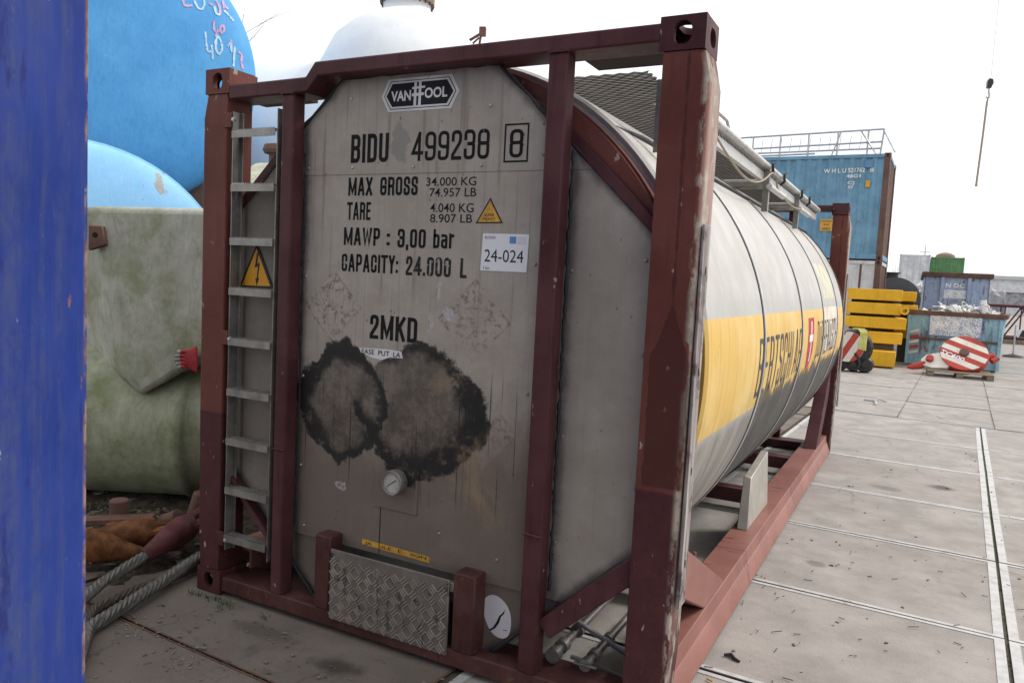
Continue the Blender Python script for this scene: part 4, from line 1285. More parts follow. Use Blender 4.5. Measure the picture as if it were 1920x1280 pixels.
def shipping_container(name, label, loc, rz, L, Wd, H, mat, postmat, ribs=True, doors=False, group=None, endmat=None):
    """local x = length, y = width; long side y=0 faces the viewer"""
    t = thing(name, label, 'container', loc, rz, group)
    p_ = 0.15
    for yy, d in ((0.03, 1), (Wd - 0.03, -1)):
        if ribs:
            b = corrugated(L - 2 * p_, H - 0.28, 0.28, 0.036 * d, lambda u, v, w, yy=yy: (p_ + u, yy + w, 0.16 + v))
        else:
            b = B()
            b.box(p_, L - p_, min(yy, yy + d * 0.03), max(yy, yy + d * 0.03), 0.16, H - 0.12)
        b.build('side_wall', mat, t, smooth=False)
        if not ribs:
            rb = B()
            k = 0
            while p_ + 0.5 * k < L - p_:
                rb.box(p_ + 0.5 * k, p_ + 0.5 * k + 0.05, min(yy, yy - d * 0.022), max(yy, yy - d * 0.022), 0.16, H - 0.12)
                k += 1
            build_each(rb, 'side_rib', postmat, t, smooth=False)
        B().box(p_, L - p_, min(yy - 0.03 * d, yy + 0.06 * d), max(yy - 0.03 * d, yy + 0.06 * d), 0.02, 0.16).build('bottom_rail', mat, t, 0.006)
        B().box(p_, L - p_, min(yy - 0.02 * d, yy + 0.05 * d), max(yy - 0.02 * d, yy + 0.05 * d), H - 0.12, H - 0.02).build('top_rail', mat, t, 0.006)
    for xx, d in ((0.03, 1), (L - 0.03, -1)):
        if doors and d < 0:
            for k in (0, 1):
                y0 = 0.12 + k * (Wd / 2 - 0.10)
                dr = B().box(xx - 0.02, xx + 0.01, y0, y0 + Wd / 2 - 0.14, 0.16, H - 0.12).build('door', mat, t, 0.004)
                for q in (0.25, 0.75):
                    B().tube([(xx + 0.035, y0 + (Wd / 2 - 0.14) * q, 0.08), (xx + 0.035, y0 + (Wd / 2 - 0.14) * q, H - 0.06)], 0.018, 8).build('locking_bar', 'galvanised', dr)
                hb_ = B()
                for q in range(4):
                    hb_.box(xx + 0.01, xx + 0.03, y0 + (0.0 if k == 0 else Wd / 2 - 0.24), y0 + (0.1 if k == 0 else Wd / 2 - 0.14), 0.35 + q * (H - 0.7) / 3.0, 0.42 + q * (H - 0.7) / 3.0)
                build_each(hb_, 'hinge', postmat, dr, smooth=False)
        else:
            corrugated(Wd - 2 * p_, H - 0.28, 0.28, 0.036 * d, lambda u, v, w, xx=xx: (xx + w, p_ + u, 0.16 + v)).build('end_wall', endmat or mat, t, smooth=False)
            B().box(min(xx - 0.02 * d, xx + 0.05 * d), max(xx - 0.02 * d, xx + 0.05 * d), p_, Wd - p_, 0.02, 0.16).build('end_rail', mat, t, 0.006)
        B().box(min(xx - 0.018 * d, xx + 0.05 * d), max(xx - 0.018 * d, xx + 0.05 * d), p_, Wd - p_, H - 0.12, H - 0.02).build('end_rail', mat, t, 0.006)
    B().box(p_ * 0.6, L - p_ * 0.6, 0.06, Wd - 0.06, H - 0.055, H - 0.03).build('roof', mat, t, smooth=False)
    for xx in (0, L - 0.16):
        for yy in (0, Wd - 0.16):
            B().box(xx, xx + 0.16, yy, yy + 0.16, 0.118, H - 0.118).build('corner_post', postmat, t, 0.012)
            for zz in (0, H - 0.118):
                c_ = B().box(xx - 0.004, xx + 0.166, yy - 0.004, yy + 0.166, zz, zz + 0.118).build('corner_casting', postmat, t, 0.01)
                hb_ = B()
                hb_.lathe([(0.0001, -0.0055), (0.034, -0.0054), (0.036, 0.0)], 14, lambda a, b_, h, xx=xx, yy=yy, zz=zz: (xx + 0.08 + a, (yy - 0.004 + h) if yy == 0 else (yy + 0.166 - h), zz + 0.059 + b_ * 1.15))
                hb_.build('casting_hole', 'dark', c_)
    return t

RZB = R(-1.3)
dirb = Vector((math.cos(RZB), math.sin(RZB)))
corner = Vector((2.12, 20.72))
L40 = 12.19
o0 = corner - dirb * L40
wbox = shipping_container('white_container', 'white ribbed container carrying the blue one, behind the yellow slabs', (o0.x, o0.y, 0.0), RZB, L40, 2.438, 2.655, 'box_white', 'post_brown', ribs=False, endmat='post_brown')
bbox = shipping_container('blue_container', 'blue corrugated container on top of a white one, white lettering', (o0.x, o0.y, 2.66), RZB, L40, 2.438, 2.896, 'box_blue', 'post_brown', endmat='post_brown')
def on_box(body, du0, du1, z0, z1, mat='film_white', bold=0.02, y=0.028):
    text_on(body, L40 - du0, L40 - du1, z0, z1, mat, bbox, lambda u, v: (u, y, v), bold)
on_box('W H L U', 1.68, 1.10, 2.38, 2.50)
on_box('521762', 1.05, 0.62, 2.39, 2.51)
on_box('8', 0.50, 0.40, 2.39, 2.51)
on_box('46G1', 1.08, 0.72, 2.24, 2.34)
on_box('CJ', 1.04, 0.86, 2.04, 2.15)
on_box('97', 1.02, 0.88, 1.94, 2.02)
poly_sheet('yellow_sticker', [(L40 - 0.58, 2.16), (L40 - 0.46, 2.16), (L40 - 0.46, 1.98), (L40 - 0.58, 1.98)], 'label_yellow', bbox, lambda u, v, w: (u, 0.020 + w, v), 0.004)
B().box(L40 - 0.66, L40 - 0.42, 0.0, 0.03, 2.50, 2.72).build('vent_cover', 'box_blue2', bbox, 0.02)
poly_sheet('caution_sticker', [(L40 - 1.66, 1.10), (L40 - 1.34, 1.10), (L40 - 1.34, 0.77), (L40 - 1.66, 0.77)], 'label_yellow', bbox, lambda u, v, w: (u, 0.020 + w, v), 0.004)
on_box('CAUTION', 1.63, 1.37, 1.02, 1.07, 'print_black', 0.02, 0.0185)
on_box("9'-6\"", 1.57, 1.42, 0.92, 0.98, 'print_black', 0.02, 0.0185)
on_box('HIGH', 1.60, 1.40, 0.80, 0.87, 'print_black', 0.02, 0.0185)
text_on('8', L40 - 0.92, L40 - 0.82, 1.95, 2.10, 'print_black', wbox, lambda u, v: (u, 0.006, v), 0.02)

# steel railing frames lying on the blue container's roof
ra = thing('steel_railing', 'galvanised steel railing frame lying on the roof of the blue container', 'railing', (corner.x, corner.y, 5.556), RZB)
b = B()
for zz, x0, x1 in ((0.70, -6.5, -0.25), (0.36, -6.2, -0.25), (0.18, -6.0, -0.3), (0.09, -5.6, -2.0)):
    b.tube([(x0, 0.35, zz - (0.12 if zz > .3 else 0.05) * (x0 / -6.5)), (x1, 0.35, zz)], 0.028, 8)
build_each(b, 'rail', 'galvanised', ra)
b = B()
for k in range(8):
    xx = -6.1 + k * 0.78
    b.tube([(xx, 0.35, 0.0), (xx, 0.35, 0.62 + 0.01 * k)], 0.026, 8)
build_each(b, 'stanchion', 'galvanised', ra)
b = B()
for k in range(20):
    xx = -6.0 + k * 0.27
    b.tube([(xx, 0.6, 0.20), (xx + 0.04, 0.6, 0.60)], 0.010, 6)
build_each(b, 'baluster', 'galvanised', ra)
b = B()
b.tube([(-0.25, 0.35, 0.70), (-0.30, 0.35, 0.02)], 0.026, 8)
b.tube([(-0.25, 0.35, 0.65), (0.08, 0.1, 0.02)], 0.022, 8)
b.tube([(-0.85, 0.35, 0.70), (-0.40, 0.2, 0.02)], 0.022, 8)
b.tube([(-1.35, 0.35, 0.66), (-1.55, 0.3, 0.02)], 0.022, 8)
build_each(b, 'end_brace', 'galvanised', ra)

plain('black_wrap', (0.028, 0.028, 0.030), 0.35, 0, 0.4, 3, 0.5)
plain('grey_wrap', (0.25, 0.25, 0.27), 0.4, 0, 0.5, 2, 0.6)
# far boxes
shipping_container('white_reefer_container', 'far white container with door bars, stacked left of the green one', (1.15, 75.0, 2.97), 0.0, 2.44, 6.06, 2.6, 'box_white', 'galvanised', ribs=False)
shipping_container('green_container', 'far green container beside the white one', (3.62, 75.2, 2.97), 0.0, 2.60, 6.06, 2.45, 'box_green', 'box_green')
shipping_container('grey_container', 'far container at ground level under the green one', (0.9, 75.0, 0.0), 0.0, 6.06, 6.06, 2.96, 'box_blue2', 'post_brown')
bl = thing('long_white_building', 'long low white building on the horizon at the right edge', 'building', (11.5, 127, 0), R(2))
B().box(0, 60, 0, 20, 0, 5.0).build('wall', 'box_white', bl, smooth=False)
B().box(-0.3, 60.3, -0.3, 20.3, 5.0, 5.5).build('roof', 'galvanised', bl, smooth=False)
for k in range(12):
    w_ = B().box(2 + k * 4.8, 5.2 + k * 4.8, -0.05, 0.02, 1.2, 3.2).build('window', 'dark', bl, smooth=False)
    B().box(2.1 + k * 4.8, 5.1 + k * 4.8, -0.06, -0.052, 1.3, 3.1).build('pane', 'grey_wrap', w_, smooth=False)

# ------------------------------------------------------------------ yellow slabs
paint('slab_yellow', (0.72, 0.40, 0.025), 0.10, chip=(0.16, 0.11, 0.06), chips=0.6, rusty=0.2, rough=0.5)
plain('timber', (0.20, 0.155, 0.11), 0.85, 0, 0.3, 14, 0.3)
def yellow_slab(x0, x1, y, z0, h, dp, rz, label):
    t = thing('yellow_counterweight', label, 'counterweight', (x0, y, z0), rz, 'yellow counterweight slabs in the stack')
    B().box(0, x1 - x0, 0, dp, 0, h).build('slab', 'slab_yellow', t, 0.010)
    return t
specs = [(2.16, 2.74, 17.35, 0.03, 0.36, 1.3, 3, 'short thick yellow slab at the bottom front of the stack'),
         (2.10, 2.84, 17.75, 0.55, 0.27, 1.3, 4, 'yellow slab second from the bottom of the stack'),
         (1.50, 2.90, 17.90, 0.90, 0.27, 1.2, 5, 'long yellow slab in the middle of the stack, just below the timber'),
         (1.50, 2.75, 17.95, 1.24, 0.27, 1.2, 4, 'yellow slab second from the top of the stack'),
         (1.52, 2.76, 18.00, 1.575, 0.27, 1.2, 5, 'topmost yellow slab of the front stack'),
         (2.60, 3.05, 19.6, 1.58, 0.25, 1.3, 5, 'top yellow slab of the rear stack beside the skip'),
         (2.60, 3.10, 19.6, 1.24, 0.25, 1.3, 5, 'second yellow slab of the rear stack beside the skip'),
         (2.60, 3.05, 19.6, 0.62, 0.27, 1.3, 5, 'lower yellow slab of the rear stack beside the skip')]
for s_ in specs:
    yellow_slab(s_[0], s_[1], s_[2], s_[3], s_[4], s_[5], R(s_[6]), s_[7])
plain('dark_timber', (0.075, 0.058, 0.045), 0.9, 0, 0.3, 14, 0.3)
for (x0, y0, z0, wd, hh, lb) in ((1.62, 18.22, 0.835, 1.0, 0.062, 'dark timber bearer in the gap over the second lowest yellow slab'), (1.62, 18.25, 1.172, 1.0, 0.065, 'dark timber bearer in the gap above the middle yellow slab'),
                             (1.62, 18.3, 1.512, 0.95, 0.06, 'dark timber bearer right under the topmost front yellow slab'), (2.2, 17.85, 0.392, 0.45, 0.155, 'thick dark timber bearer on the bottom yellow slab'),
                             (2.7, 19.8, 1.492, 0.3, 0.085, 'timber under the top slab of the rear stack'), (2.7, 19.8, 0.892, 0.3, 0.345, 'timber in the middle of the rear stack'), (2.7, 19.8, 0.0, 0.3, 0.615, 'timber under the rear stack')):
    tag(B().box(x0, x0 + wd, y0, y0 + 0.8, z0, z0 + hh).build('timber_bearer', 'dark_timber', None, 0.004), lb, 'timber', 'timber bearers in the slab stack')
lift = B()
lift.lathe([(0.05, -0.02), (0.10, -0.02), (0.10, 0.02), (0.05, 0.02)], 20, lambda a, b_, h: (2.83 + a, 18.0 + h, 1.36 + b_))
lift.f = [f for f in lift.f if len(f) < 15]
tag(lift.build('lifting_eye', 'slab_yellow'), 'yellow lifting eye at the end of the second slab', 'lifting eye')

# ------------------------------------------------------------------ hook blocks
paint('disc_red', (0.42, 0.06, 0.045), 0.15, chip=(0.5, 0.45, 0.4), chips=0.4, rusty=0.3)
paint('disc_white', (0.66, 0.62, 0.55), 0.10, chip=(0.35, 0.12, 0.08), chips=0.8, rusty=0.4)
plain('sling_yellow', (0.55, 0.52, 0.16), 0.8, 0, 0.15, 20)
def disc_stripes(parent, cx, cz, r, y, tilt, n=6, label=None):
    """striped disc cut into red and white bands"""
    N = 48
    rot = Matrix.Rotation(tilt, 2)
    for k in range(n):
        lo, hi = -r + 2 * r * k / n, -r + 2 * r * (k + 1) / n
        pts = []
        for i in range(13):
            q = lo + (hi - lo) * i / 12
            pts.append((math.sqrt(max(0, r * r - q * q)), q))
        for i in range(12, -1, -1):
            q = lo + (hi - lo) * i / 12
            pts.append((-math.sqrt(max(0, r * r - q * q)), q))
        pts = [tuple(rot @ Vector(q)) for q in pts]
        if abs(pts[0][0] - pts[-1][0]) < 1e-6 and abs(pts[0][1] - pts[-1][1]) < 1e-6:
            pts = pts[:-1]
        B().prism([(cx + a, cz + b_) for a, b_ in pts], y, y + 0.02, fnP(0)).build('stripe', 'disc_red' if k % 2 == 0 else 'disc_white', parent, smooth=False)

# large striped sheave block lying on a pallet
hb = thing('sheave_block', 'red and white striped crane sheave block marked TC600 lying on a pallet', 'sheave block', (3.72, 16.62, 0.17), R(2))
hb.scale = (1.08, 1.08, 1.08)
hb.rotation_euler = (R(-40), 0, R(2))
side = B().lathe([(0.0001, 0.0), (0.42, 0.0), (0.45, 0.03), (0.45, 0.16), (0.42, 0.19), (0.0001, 0.19)], 40, lambda a, b_, h: (0.35 + a, 0.02 + h, 0.43 + b_ * 0.93)).build('cheek', 'disc_red', hb)
disc_stripes(side, 0.35, 0.43, 0.425, -0.003, R(-24), 7)
B().lathe([(0.0001, -0.05), (0.085, -0.045), (0.09, 0.0)], 20, lambda a, b_, h: (0.35 + a, h, 0.43 + b_)).build('axle_pin', 'post_brown', side)
arm = B().prism([(-0.10, 0.42), (-0.32, 0.34), (-0.42, 0.22), (-0.40, 0.08), (-0.22, 0.02), (0.05, 0.04), (0.2, 0.2), (0.1, 0.4)], 0.03, 0.15, fnP(0)).build('yoke', 'disc_white', hb, 0.01)
B().lathe([(0.0001, -0.05), (0.07, -0.045), (0.075, 0.03)], 16, lambda a, b_, h: (-0.26 + a, h, 0.22 + b_)).build('yoke_pin', 'disc_red', hb)
hk = B()
hk.tube([(-0.34, 0.09, 0.14), (-0.46, 0.09, 0.08), (-0.58, 0.09, 0.04), (-0.66, 0.09, 0.02)], [0.07, 0.075, 0.06, 0.03], 12)
hk.build('hook', 'disc_red', hb)
hk = B()
hk.tube([(0.75, 0.1, 0.42), (0.88, 0.1, 0.50), (0.93, 0.1, 0.42), (0.84, 0.1, 0.34)], 0.06, 10)
hk.build('rope_lug', 'disc_red', hb)
text_on('TC600', -0.18, 0.28, -0.055, 0.055, 'film_white', hb, lambda u, v: (0.10 + u * math.cos(R(-24)) - v * math.sin(R(-24)), -0.006, 0.36 + u * math.sin(R(-24)) + v * math.cos(R(-24))), 0.03)

plt = thing('wooden_pallet', 'grey wooden pallet under the striped sheave block', 'pallet', (3.40, 16.35, 0), R(1))
for k in range(6):
    B().box(0, 1.25, k * 0.17, k * 0.17 + 0.12, 0.105, 0.128).build('board', 'timber', plt, 0.003)
for k in range(3):
    for q in range(3):
        B().box(k * 0.56, k * 0.56 + 0.13, q * 0.42, q * 0.42 + 0.13, 0.022, 0.10).build('block', 'timber', plt, 0.003)
    B().box(k * 0.56, k * 0.56 + 0.13, 0, 0.97, 0.0, 0.021).build('runner', 'timber', plt, 0.003)

# black hook block with striped disc and yellow sling
kb = thing('hook_block', 'black crane hook block with red and white disc and a yellow sling over it', 'hook block', (1.98, 15.6, 0), R(2))
B().lathe([(0.0001, 0), (0.36, 0.0), (0.40, 0.05), (0.40, 0.35), (0.36, 0.40), (0.0001, 0.40)], 36, lambda a, b_, h: (-0.05 + a, 0.04 + h, 0.52 + b_)).build('sheave_housing', 'grease', kb)
dd = B().lathe([(0.0001, 0), (0.33, 0.0), (0.33, 0.02), (0.0001, 0.02)], 36, lambda a, b_, h: (-0.15 + a, 0.015 + h, 0.54 + b_)).build('cheek_disc', 'disc_white', kb)
disc_stripes(dd, -0.15, 0.54, 0.325, -0.008, R(62), 5)
for (cx, cz, r_) in ((-0.02, 0.17, 0.16), (0.22, 0.17, 0.17), (-0.26, 0.15, 0.14)):
    w_ = B().lathe([(0.0001, -0.02), (r_ * 0.4, -0.02), (r_ * 0.45, 0.02), (r_ * 0.85, 0.02), (r_, 0.06), (r_, 0.36), (0.0001, 0.38)], 28, lambda a, b_, h, cx=cx, cz=cz: (cx + a, 0.02 + h, cz + b_)).build('roller', 'grease', kb)
hkp = [(0.0, 0.0, 0.42), (0.08, 0.0, 0.30), (0.12, 0.0, 0.16), (0.06, 0.0, 0.05), (-0.05, 0.0, 0.06)]
B().tube(hkp, [0.03, 0.03, 0.035, 0.03, 0.015], 10).build('hook', 'grease', kb)
sg = B()
for j in range(4):
    sg.tube([(0.05 + j * 0.035, 0.03 - 0.03 * (k > 5) + j * 0.012, 0.945 - 0.0 * j - (max(0, k - 2) * 0.075) + 0.01 * math.sin(k + j)) if k > 2 else (0.05 + j * 0.035 - (3 - k) * 0.06, 0.05 + (3 - k) * 0.05, 0.945 - 0.005 * (3 - k)) for k in range(9)] , 0.022, 7)
tag(sg.build('yellow_sling', 'sling_yellow'), 'pale yellow webbing sling draped over the black hook block', 'sling')
sgo = bpy.data.objects['yellow_sling']
sgo.location = (2.02, 15.58, 0.0)

# ------------------------------------------------------------------ skips
g = G('skip_blue')
v = g.obj()
x, y, z = g.xyz(v)
nz = g.noise(v, 3.2, 6, 0.7)
c = g.mix(g.ss(nz, 0.3, 0.7), (0.20, 0.37, 0.46), (0.30, 0.50, 0.60))
c = g.mix(g.ss(g.noise(g.scale(v, (5, 5, 0.9)), 1.0, 6, 0.7), 0.50, 0.68, 0, 0.9), c, (0.055, 0.062, 0.06))
c = g.mix(g.ss(g.noise(g.scale(v, (3, 3, 1.0)), 1.7, 7, 0.75), 0.55, 0.64), c, (0.17, 0.075, 0.04))
g.bump(nz, 0.3, 0.02)
M['skip_blue'] = g.done(c, 0.6, 0.0)
g = G('skip_lilac')
v = g.obj()
nz = g.noise(v, 3.2, 6, 0.7)
c = g.mix(g.ss(nz, 0.3, 0.7), (0.24, 0.31, 0.45), (0.34, 0.41, 0.54))
c = g.mix(g.ss(g.noise(g.scale(v, (4, 4, 1.6)), 1.4, 8, 0.78, 0.8), 0.53, 0.60), c, (0.14, 0.085, 0.065))
M['skip_lilac'] = g.done(c, 0.6, 0.0)
worn_print('flaked_white', (0.74, 0.75, 0.76), 0.53)

sk = thing('scrap_skip', 'light blue rusty skip full of scrap metal behind the striped sheave block', 'skip', (2.88, 18.85, 0), R(-5.5))
Wk, Dk, Hk = 2.06, 3.0, 1.30
def skip_wall(b, p0, p1, p2, p3, th):
    p0, p1, p2, p3 = map(Vector, (p0, p1, p2, p3))
    n_ = (p1 - p0).cross(p3 - p0).normalized() * th
    b.add([p0, p1, p2, p3, p0 + n_, p1 + n_, p2 + n_, p3 + n_], [(0, 1, 2, 3), (7, 6, 5, 4), (0, 4, 5, 1), (1, 5, 6, 2), (2, 6, 7, 3), (3, 7, 4, 0)])
i_ = 0.10
bt = [(i_, 0.12, 0.05), (Wk - i_, 0.12, 0.05), (Wk - i_, Dk - 0.12, 0.05), (i_, Dk - 0.12, 0.05)]
tp = [(0, 0, Hk), (Wk, 0, Hk), (Wk, Dk, Hk), (0, Dk, Hk)]
for a, b_ in ((0, 1), (1, 2), (2, 3), (3, 0)):
    w_ = B()
    skip_wall(w_, bt[a], bt[b_], tp[b_], tp[a], -0.02)
    w_.build('side_wall', 'skip_blue', sk, smooth=False)
B().box(i_, Wk - i_, 0.12, Dk - 0.12, 0.02, 0.06).build('floor_plate', 'skip_rust', sk)
rm = B()
rm.box(-0.05, Wk + 0.05, -0.06, 0.05, Hk - 0.02, Hk + 0.09)
rm.box(-0.05, Wk + 0.05, Dk - 0.05, Dk + 0.06, Hk - 0.02, Hk + 0.09)
rm.box(-0.06, 0.05, 0.052, Dk - 0.052, Hk - 0.02, Hk + 0.09)
rm.box(Wk - 0.05, Wk + 0.06, 0.052, Dk - 0.052, Hk - 0.02, Hk + 0.09)
rm.build('rim', 'skip_rust', sk, 0.01)
B().box(0.05, Wk - 0.05, 0.025, 0.045, 0.68, 0.73).build('stiffener', 'skip_rust', sk)
fnS = lambda off: (lambda u, v, w: (u, 0.118 - (v / Hk) * 0.12 - off + w, v))
poly_sheet('flaked_sign', [(0.52, 0.80), (1.60, 0.80), (1.60, 1.28), (0.52, 1.28)], 'flaked_white', sk, fnS(0.035), 0.004)
poly_sheet('sign_base', [(0.50, 0.78), (1.62, 0.78), (1.62, 1.30), (0.50, 1.30)], 'print_blue', sk, fnS(0.028), 0.004)
for k in range(5):
    poly_sheet('hazard_stripe', [(0.10, 0.28 + k * 0.13), (0.30, 0.34 + k * 0.13), (0.30, 0.41 + k * 0.13), (0.10, 0.35 + k * 0.13)], 'disc_red' if k % 2 else 'disc_white', sk, fnS(0.03), 0.004)
for xx in (0.03, Wk - 0.1):
    B().box(xx, xx + 0.07, -0.02, 0.10, 0.05, Hk - 0.03).build('corner_bar', 'skip_blue', sk, 0.005)
# scrap heap: bent strips and plates, one mass nobody could count
plain('scrap', (0.60, 0.59, 0.57), 0.5, 0.2, 0.25, 9)
sc = B()
rnd = random.Random(11)
for k in range(150):
    cx, cy = rnd.uniform(0.2, Wk - 0.2), rnd.uniform(0.25, Dk - 0.3)
    cz = Hk - 0.10 + 0.30 * math.exp(-((cx - 1.25) ** 2) / 0.5) * rnd.uniform(0.3, 1.0)
    m_ = Matrix.Rotation(rnd.uniform(0, 6.28), 3, 'Z') @ Matrix.Rotation(rnd.uniform(-.8, .8), 3, 'X') @ Matrix.Rotation(rnd.uniform(-.8, .8), 3, 'Y')
    sc.obox((cx, cy, cz), rnd.uniform(0.1, 0.55), rnd.uniform(0.03, 0.2), rnd.uniform(0.006, 0.05), m_)
for k in range(40):
    p_ = Vector((rnd.uniform(0.6, Wk - 0.3), rnd.uniform(0.3, 1.4), Hk + rnd.uniform(-0.1, 0.15)))
    d_ = Vector((rnd.uniform(-1, 1), rnd.uniform(-1, 1), rnd.uniform(0.1, 1))).normalized()
    sc.tube([p_, p_ + d_ * 0.16, p_ + d_ * 0.3 + Vector((rnd.uniform(-.1, .1), 0, -0.06))], 0.018, 5)
sc.box(0.25, Wk - 0.25, 0.25, Dk - 0.25, 0.5, Hk - 0.12)
so = sc.build('scrap_metal', 'scrap', None, smooth=False, kind='stuff')
so.location = (2.88, 18.85, 0); so.rotation_euler = (0, 0, R(-5.5))
tag(so, 'pale tangle of scrap metal heaped in the light blue skip', 'scrap')
pst = B().tube([(0, 0, 0), (-0.1, 0.05, 0.55)], 0.07, 10).build('scrap_tube', 'sheet_white')
pst.location = (4.62, 19.6, 1.15)
tag(pst, 'white tube sticking up out of the scrap in the skip', 'tube')

ts = thing('tall_skip', 'tall lilac blue rusty container skip with a white sign, behind the scrap skip', 'skip', (3.2, 23.6, 0), R(0.5))
for (a, b_, nm) in (((0, 0), (1.68, 0), 'front_wall'), ((1.68, 0), (1.68, 5.5), 'side_wall'), ((0, 5.5), (0, 0), 'side_wall'), ((1.68, 5.5), (0, 5.5), 'rear_wall')):
    w_ = B()
    skip_wall(w_, (a[0], a[1], 0.1), (b_[0], b_[1], 0.1), (b_[0], b_[1], 2.36), (a[0], a[1], 2.36), -0.03)
    w_.build(nm, 'skip_lilac', ts, smooth=False)
rm = B()
rm.box(-0.08, 1.76, -0.08, 0.06, 2.34, 2.48); rm.box(-0.08, 0.06, 0.062, 5.58, 2.34, 2.48); rm.box(1.62, 1.76, 0.062, 5.58, 2.34, 2.48)
rm.build('rim', 'skip_rust', ts, 0.01)
for xx in (0.43, 1.12):
    B().box(xx, xx + 0.09, -0.10, -0.002, 0.1, 2.335).build('stiffener', 'skip_lilac', ts, 0.006)
poly_sheet('white_sign', [(0.53, 1.72), (1.11, 1.72), (1.11, 1.97), (0.53, 1.97)], 'flaked_white', ts, lambda u, v, w: (u, -0.012 + w, v), 0.008)
text_on('N DC', 0.56, 1.06, 2.04, 2.17, 'film_white', ts, lambda u, v: (u, -0.005, v), 0.03)
hkf = B()
hkf.tube([(0.72, -0.1, 1.05), (0.74, -0.12, 1.38), (1.08, -0.12, 1.38), (1.10, -0.1, 1.05)], 0.035, 8)
hkf.build('hook_frame', 'grease', ts)
for xx in (0.0, 1.55):
    poly_sheet('hazard_stripe', [(xx, 1.02), (xx + 0.12, 1.08), (xx + 0.12, 1.24), (xx, 1.18)], 'disc_red', ts, lambda u, v, w: (u, -0.01 + w, v), 0.006)

# dark tanks and wrapped bales in the middle distance
bt_ = thing('black_tank', 'black cylindrical tank lying beyond the yellow slabs', 'tank', (1.55, 33.0, 0), R(2))
B().lathe([(0.0001, -0.06), (0.6, 0.0), (0.95, 0.12), (0.95, 3.0), (0.6, 3.1), (0.0001, 3.15)], 36, lambda a, b_, h: (0.65 + a, h, 1.55 + b_)).build('tank_body', 'black_wrap', bt_)
B().lathe([(0.35, 0), (0.35, 0.25), (0.45, 0.25), (0.45, 0.3), (0.0001, 0.3)], 24, lambda a, b_, h: (0.35 + a, 0.8 + b_, 2.42 + h)).build('manhole', 'grease', bt_)
B().box(0.0, 1.3, 0.2, 2.8, 0, 0.75).build('cradle', 'grease', bt_)
def lumpy(name, label, cat, loc, size, mat, seed, group=None):
    bm = bmesh.new()
    bmesh.ops.create_icosphere(bm, subdivisions=4, radius=1)
    for q in bm.verts:
        n_ = mnoise.noise(q.co * 1.7 + Vector((seed, 0, 0))) * 0.28 + mnoise.noise(q.co * 5 + Vector((0, seed, 0))) * 0.10
        sq = Vector((math.copysign(abs(q.co.x) ** 0.6, q.co.x), math.copysign(abs(q.co.y) ** 0.6, q.co.y), math.copysign(abs(q.co.z) ** 0.6, q.co.z)))
        q.co = sq * (1 + n_)
        q.co = Vector((q.co.x * size[0], q.co.y * size[1], max(0, q.co.z + 1) * size[2]))
    me = bpy.data.meshes.new(name)
    bm.to_mesh(me); bm.free()
    me.polygons.foreach_set('use_smooth', [True] * len(me.polygons))
    o = link(name, me, mat)
    o.location = loc
    return tag(o, label, cat, group)
lumpy('wrapped_bale', 'grey wrapped bale left of the tall lilac skip', 'bale', (2.95, 34.6, 0), (0.36, 0.6, 1.12), 'grey_wrap', 3.3)
lumpy('wrapped_bale', 'grey wrapped bale right of the tall lilac skip', 'bale', (6.25, 39.5, 0), (0.38, 0.6, 1.15), 'grey_wrap', 9.1)
dt = thing('domed_tank', 'far pale domed tank top behind the green container', 'tank', (5.05, 92, 0), 0)
B().lathe([(0.98, 0), (0.98, 6.15), (0.85, 6.45), (0.5, 6.65), (0.0001, 6.74)], 32).build('tank_body', 'timber', dt)
ms = thing('mast', 'far thin white mast with crossbars on the horizon', 'mast', (3.1, 110, 0), 0)
B().tube([(0, 0, 0), (0, 0, 8.6)], [0.18, 0.05], 8).build('pole', 'box_white', ms)
b = B(); b.tube([(-0.6, 0, 7.7), (0.6, 0, 7.7)], 0.05, 6); b.box(-0.9, 0.9, -0.4, 0.4, 5.2, 6.9)
build_each(b, 'crossbar', 'box_white', ms)
# maroon lattice boom sections
bo_ = thing('lattice_boom', 'dark red lattice boom section lying at the right edge', 'boom', (5.5, 34.9, 0), R(3))
b = B()
for zz in (0.25, 1.55):
    for yy in (0, 1.2):
        b.tube([(0, yy, zz), (9, yy, zz)], 0.06, 8)
build_each(b, 'chord', 'frame_purple', bo_)
b = B()
for k in range(12):
    x0 = k * 0.75
    for yy in (0, 1.2):
        b.tube([(x0, yy, 0.25 if k % 2 else 1.55), (x0 + 0.75, yy, 1.55 if k % 2 else 0.25)], 0.035, 6)
        b.tube([(x0, yy, 0.25), (x0, yy, 1.55)], 0.03, 6)
build_each(b, 'lacing', 'frame_purple', bo_)
B().box(0.2, 8.8, -0.1, 1.3, 0.0, 0.19).build('bearer', 'timber', bo_)
sp_ = thing('barrier_stand', 'thin grey barrier stand with a striped board at the right edge', 'barrier', (5.83, 25.9, 0), R(2))
B().tube([(0, 0, 0.05), (0, 0, 1.0)], 0.025, 8).build('pole', 'galvanised', sp_)
B().lathe([(0.30, 0), (0.28, 0.03), (0.06, 0.09), (0.0001, 0.1)], 20).build('foot', 'rubber', sp_)
bd = B().box(0.05, 1.3, -0.02, 0.02, 0.62, 0.86).build('board', 'sheet_white', sp_, 0.005)
for k in range(4):
    B().prism([(0.10 + k * 0.3, 0.63), (0.24 + k * 0.3, 0.63), (0.32 + k * 0.3, 0.85), (0.18 + k * 0.3, 0.85)], -0.024, -0.0205, fnP(0)).build('stripe', 'grease', bd, smooth=False)

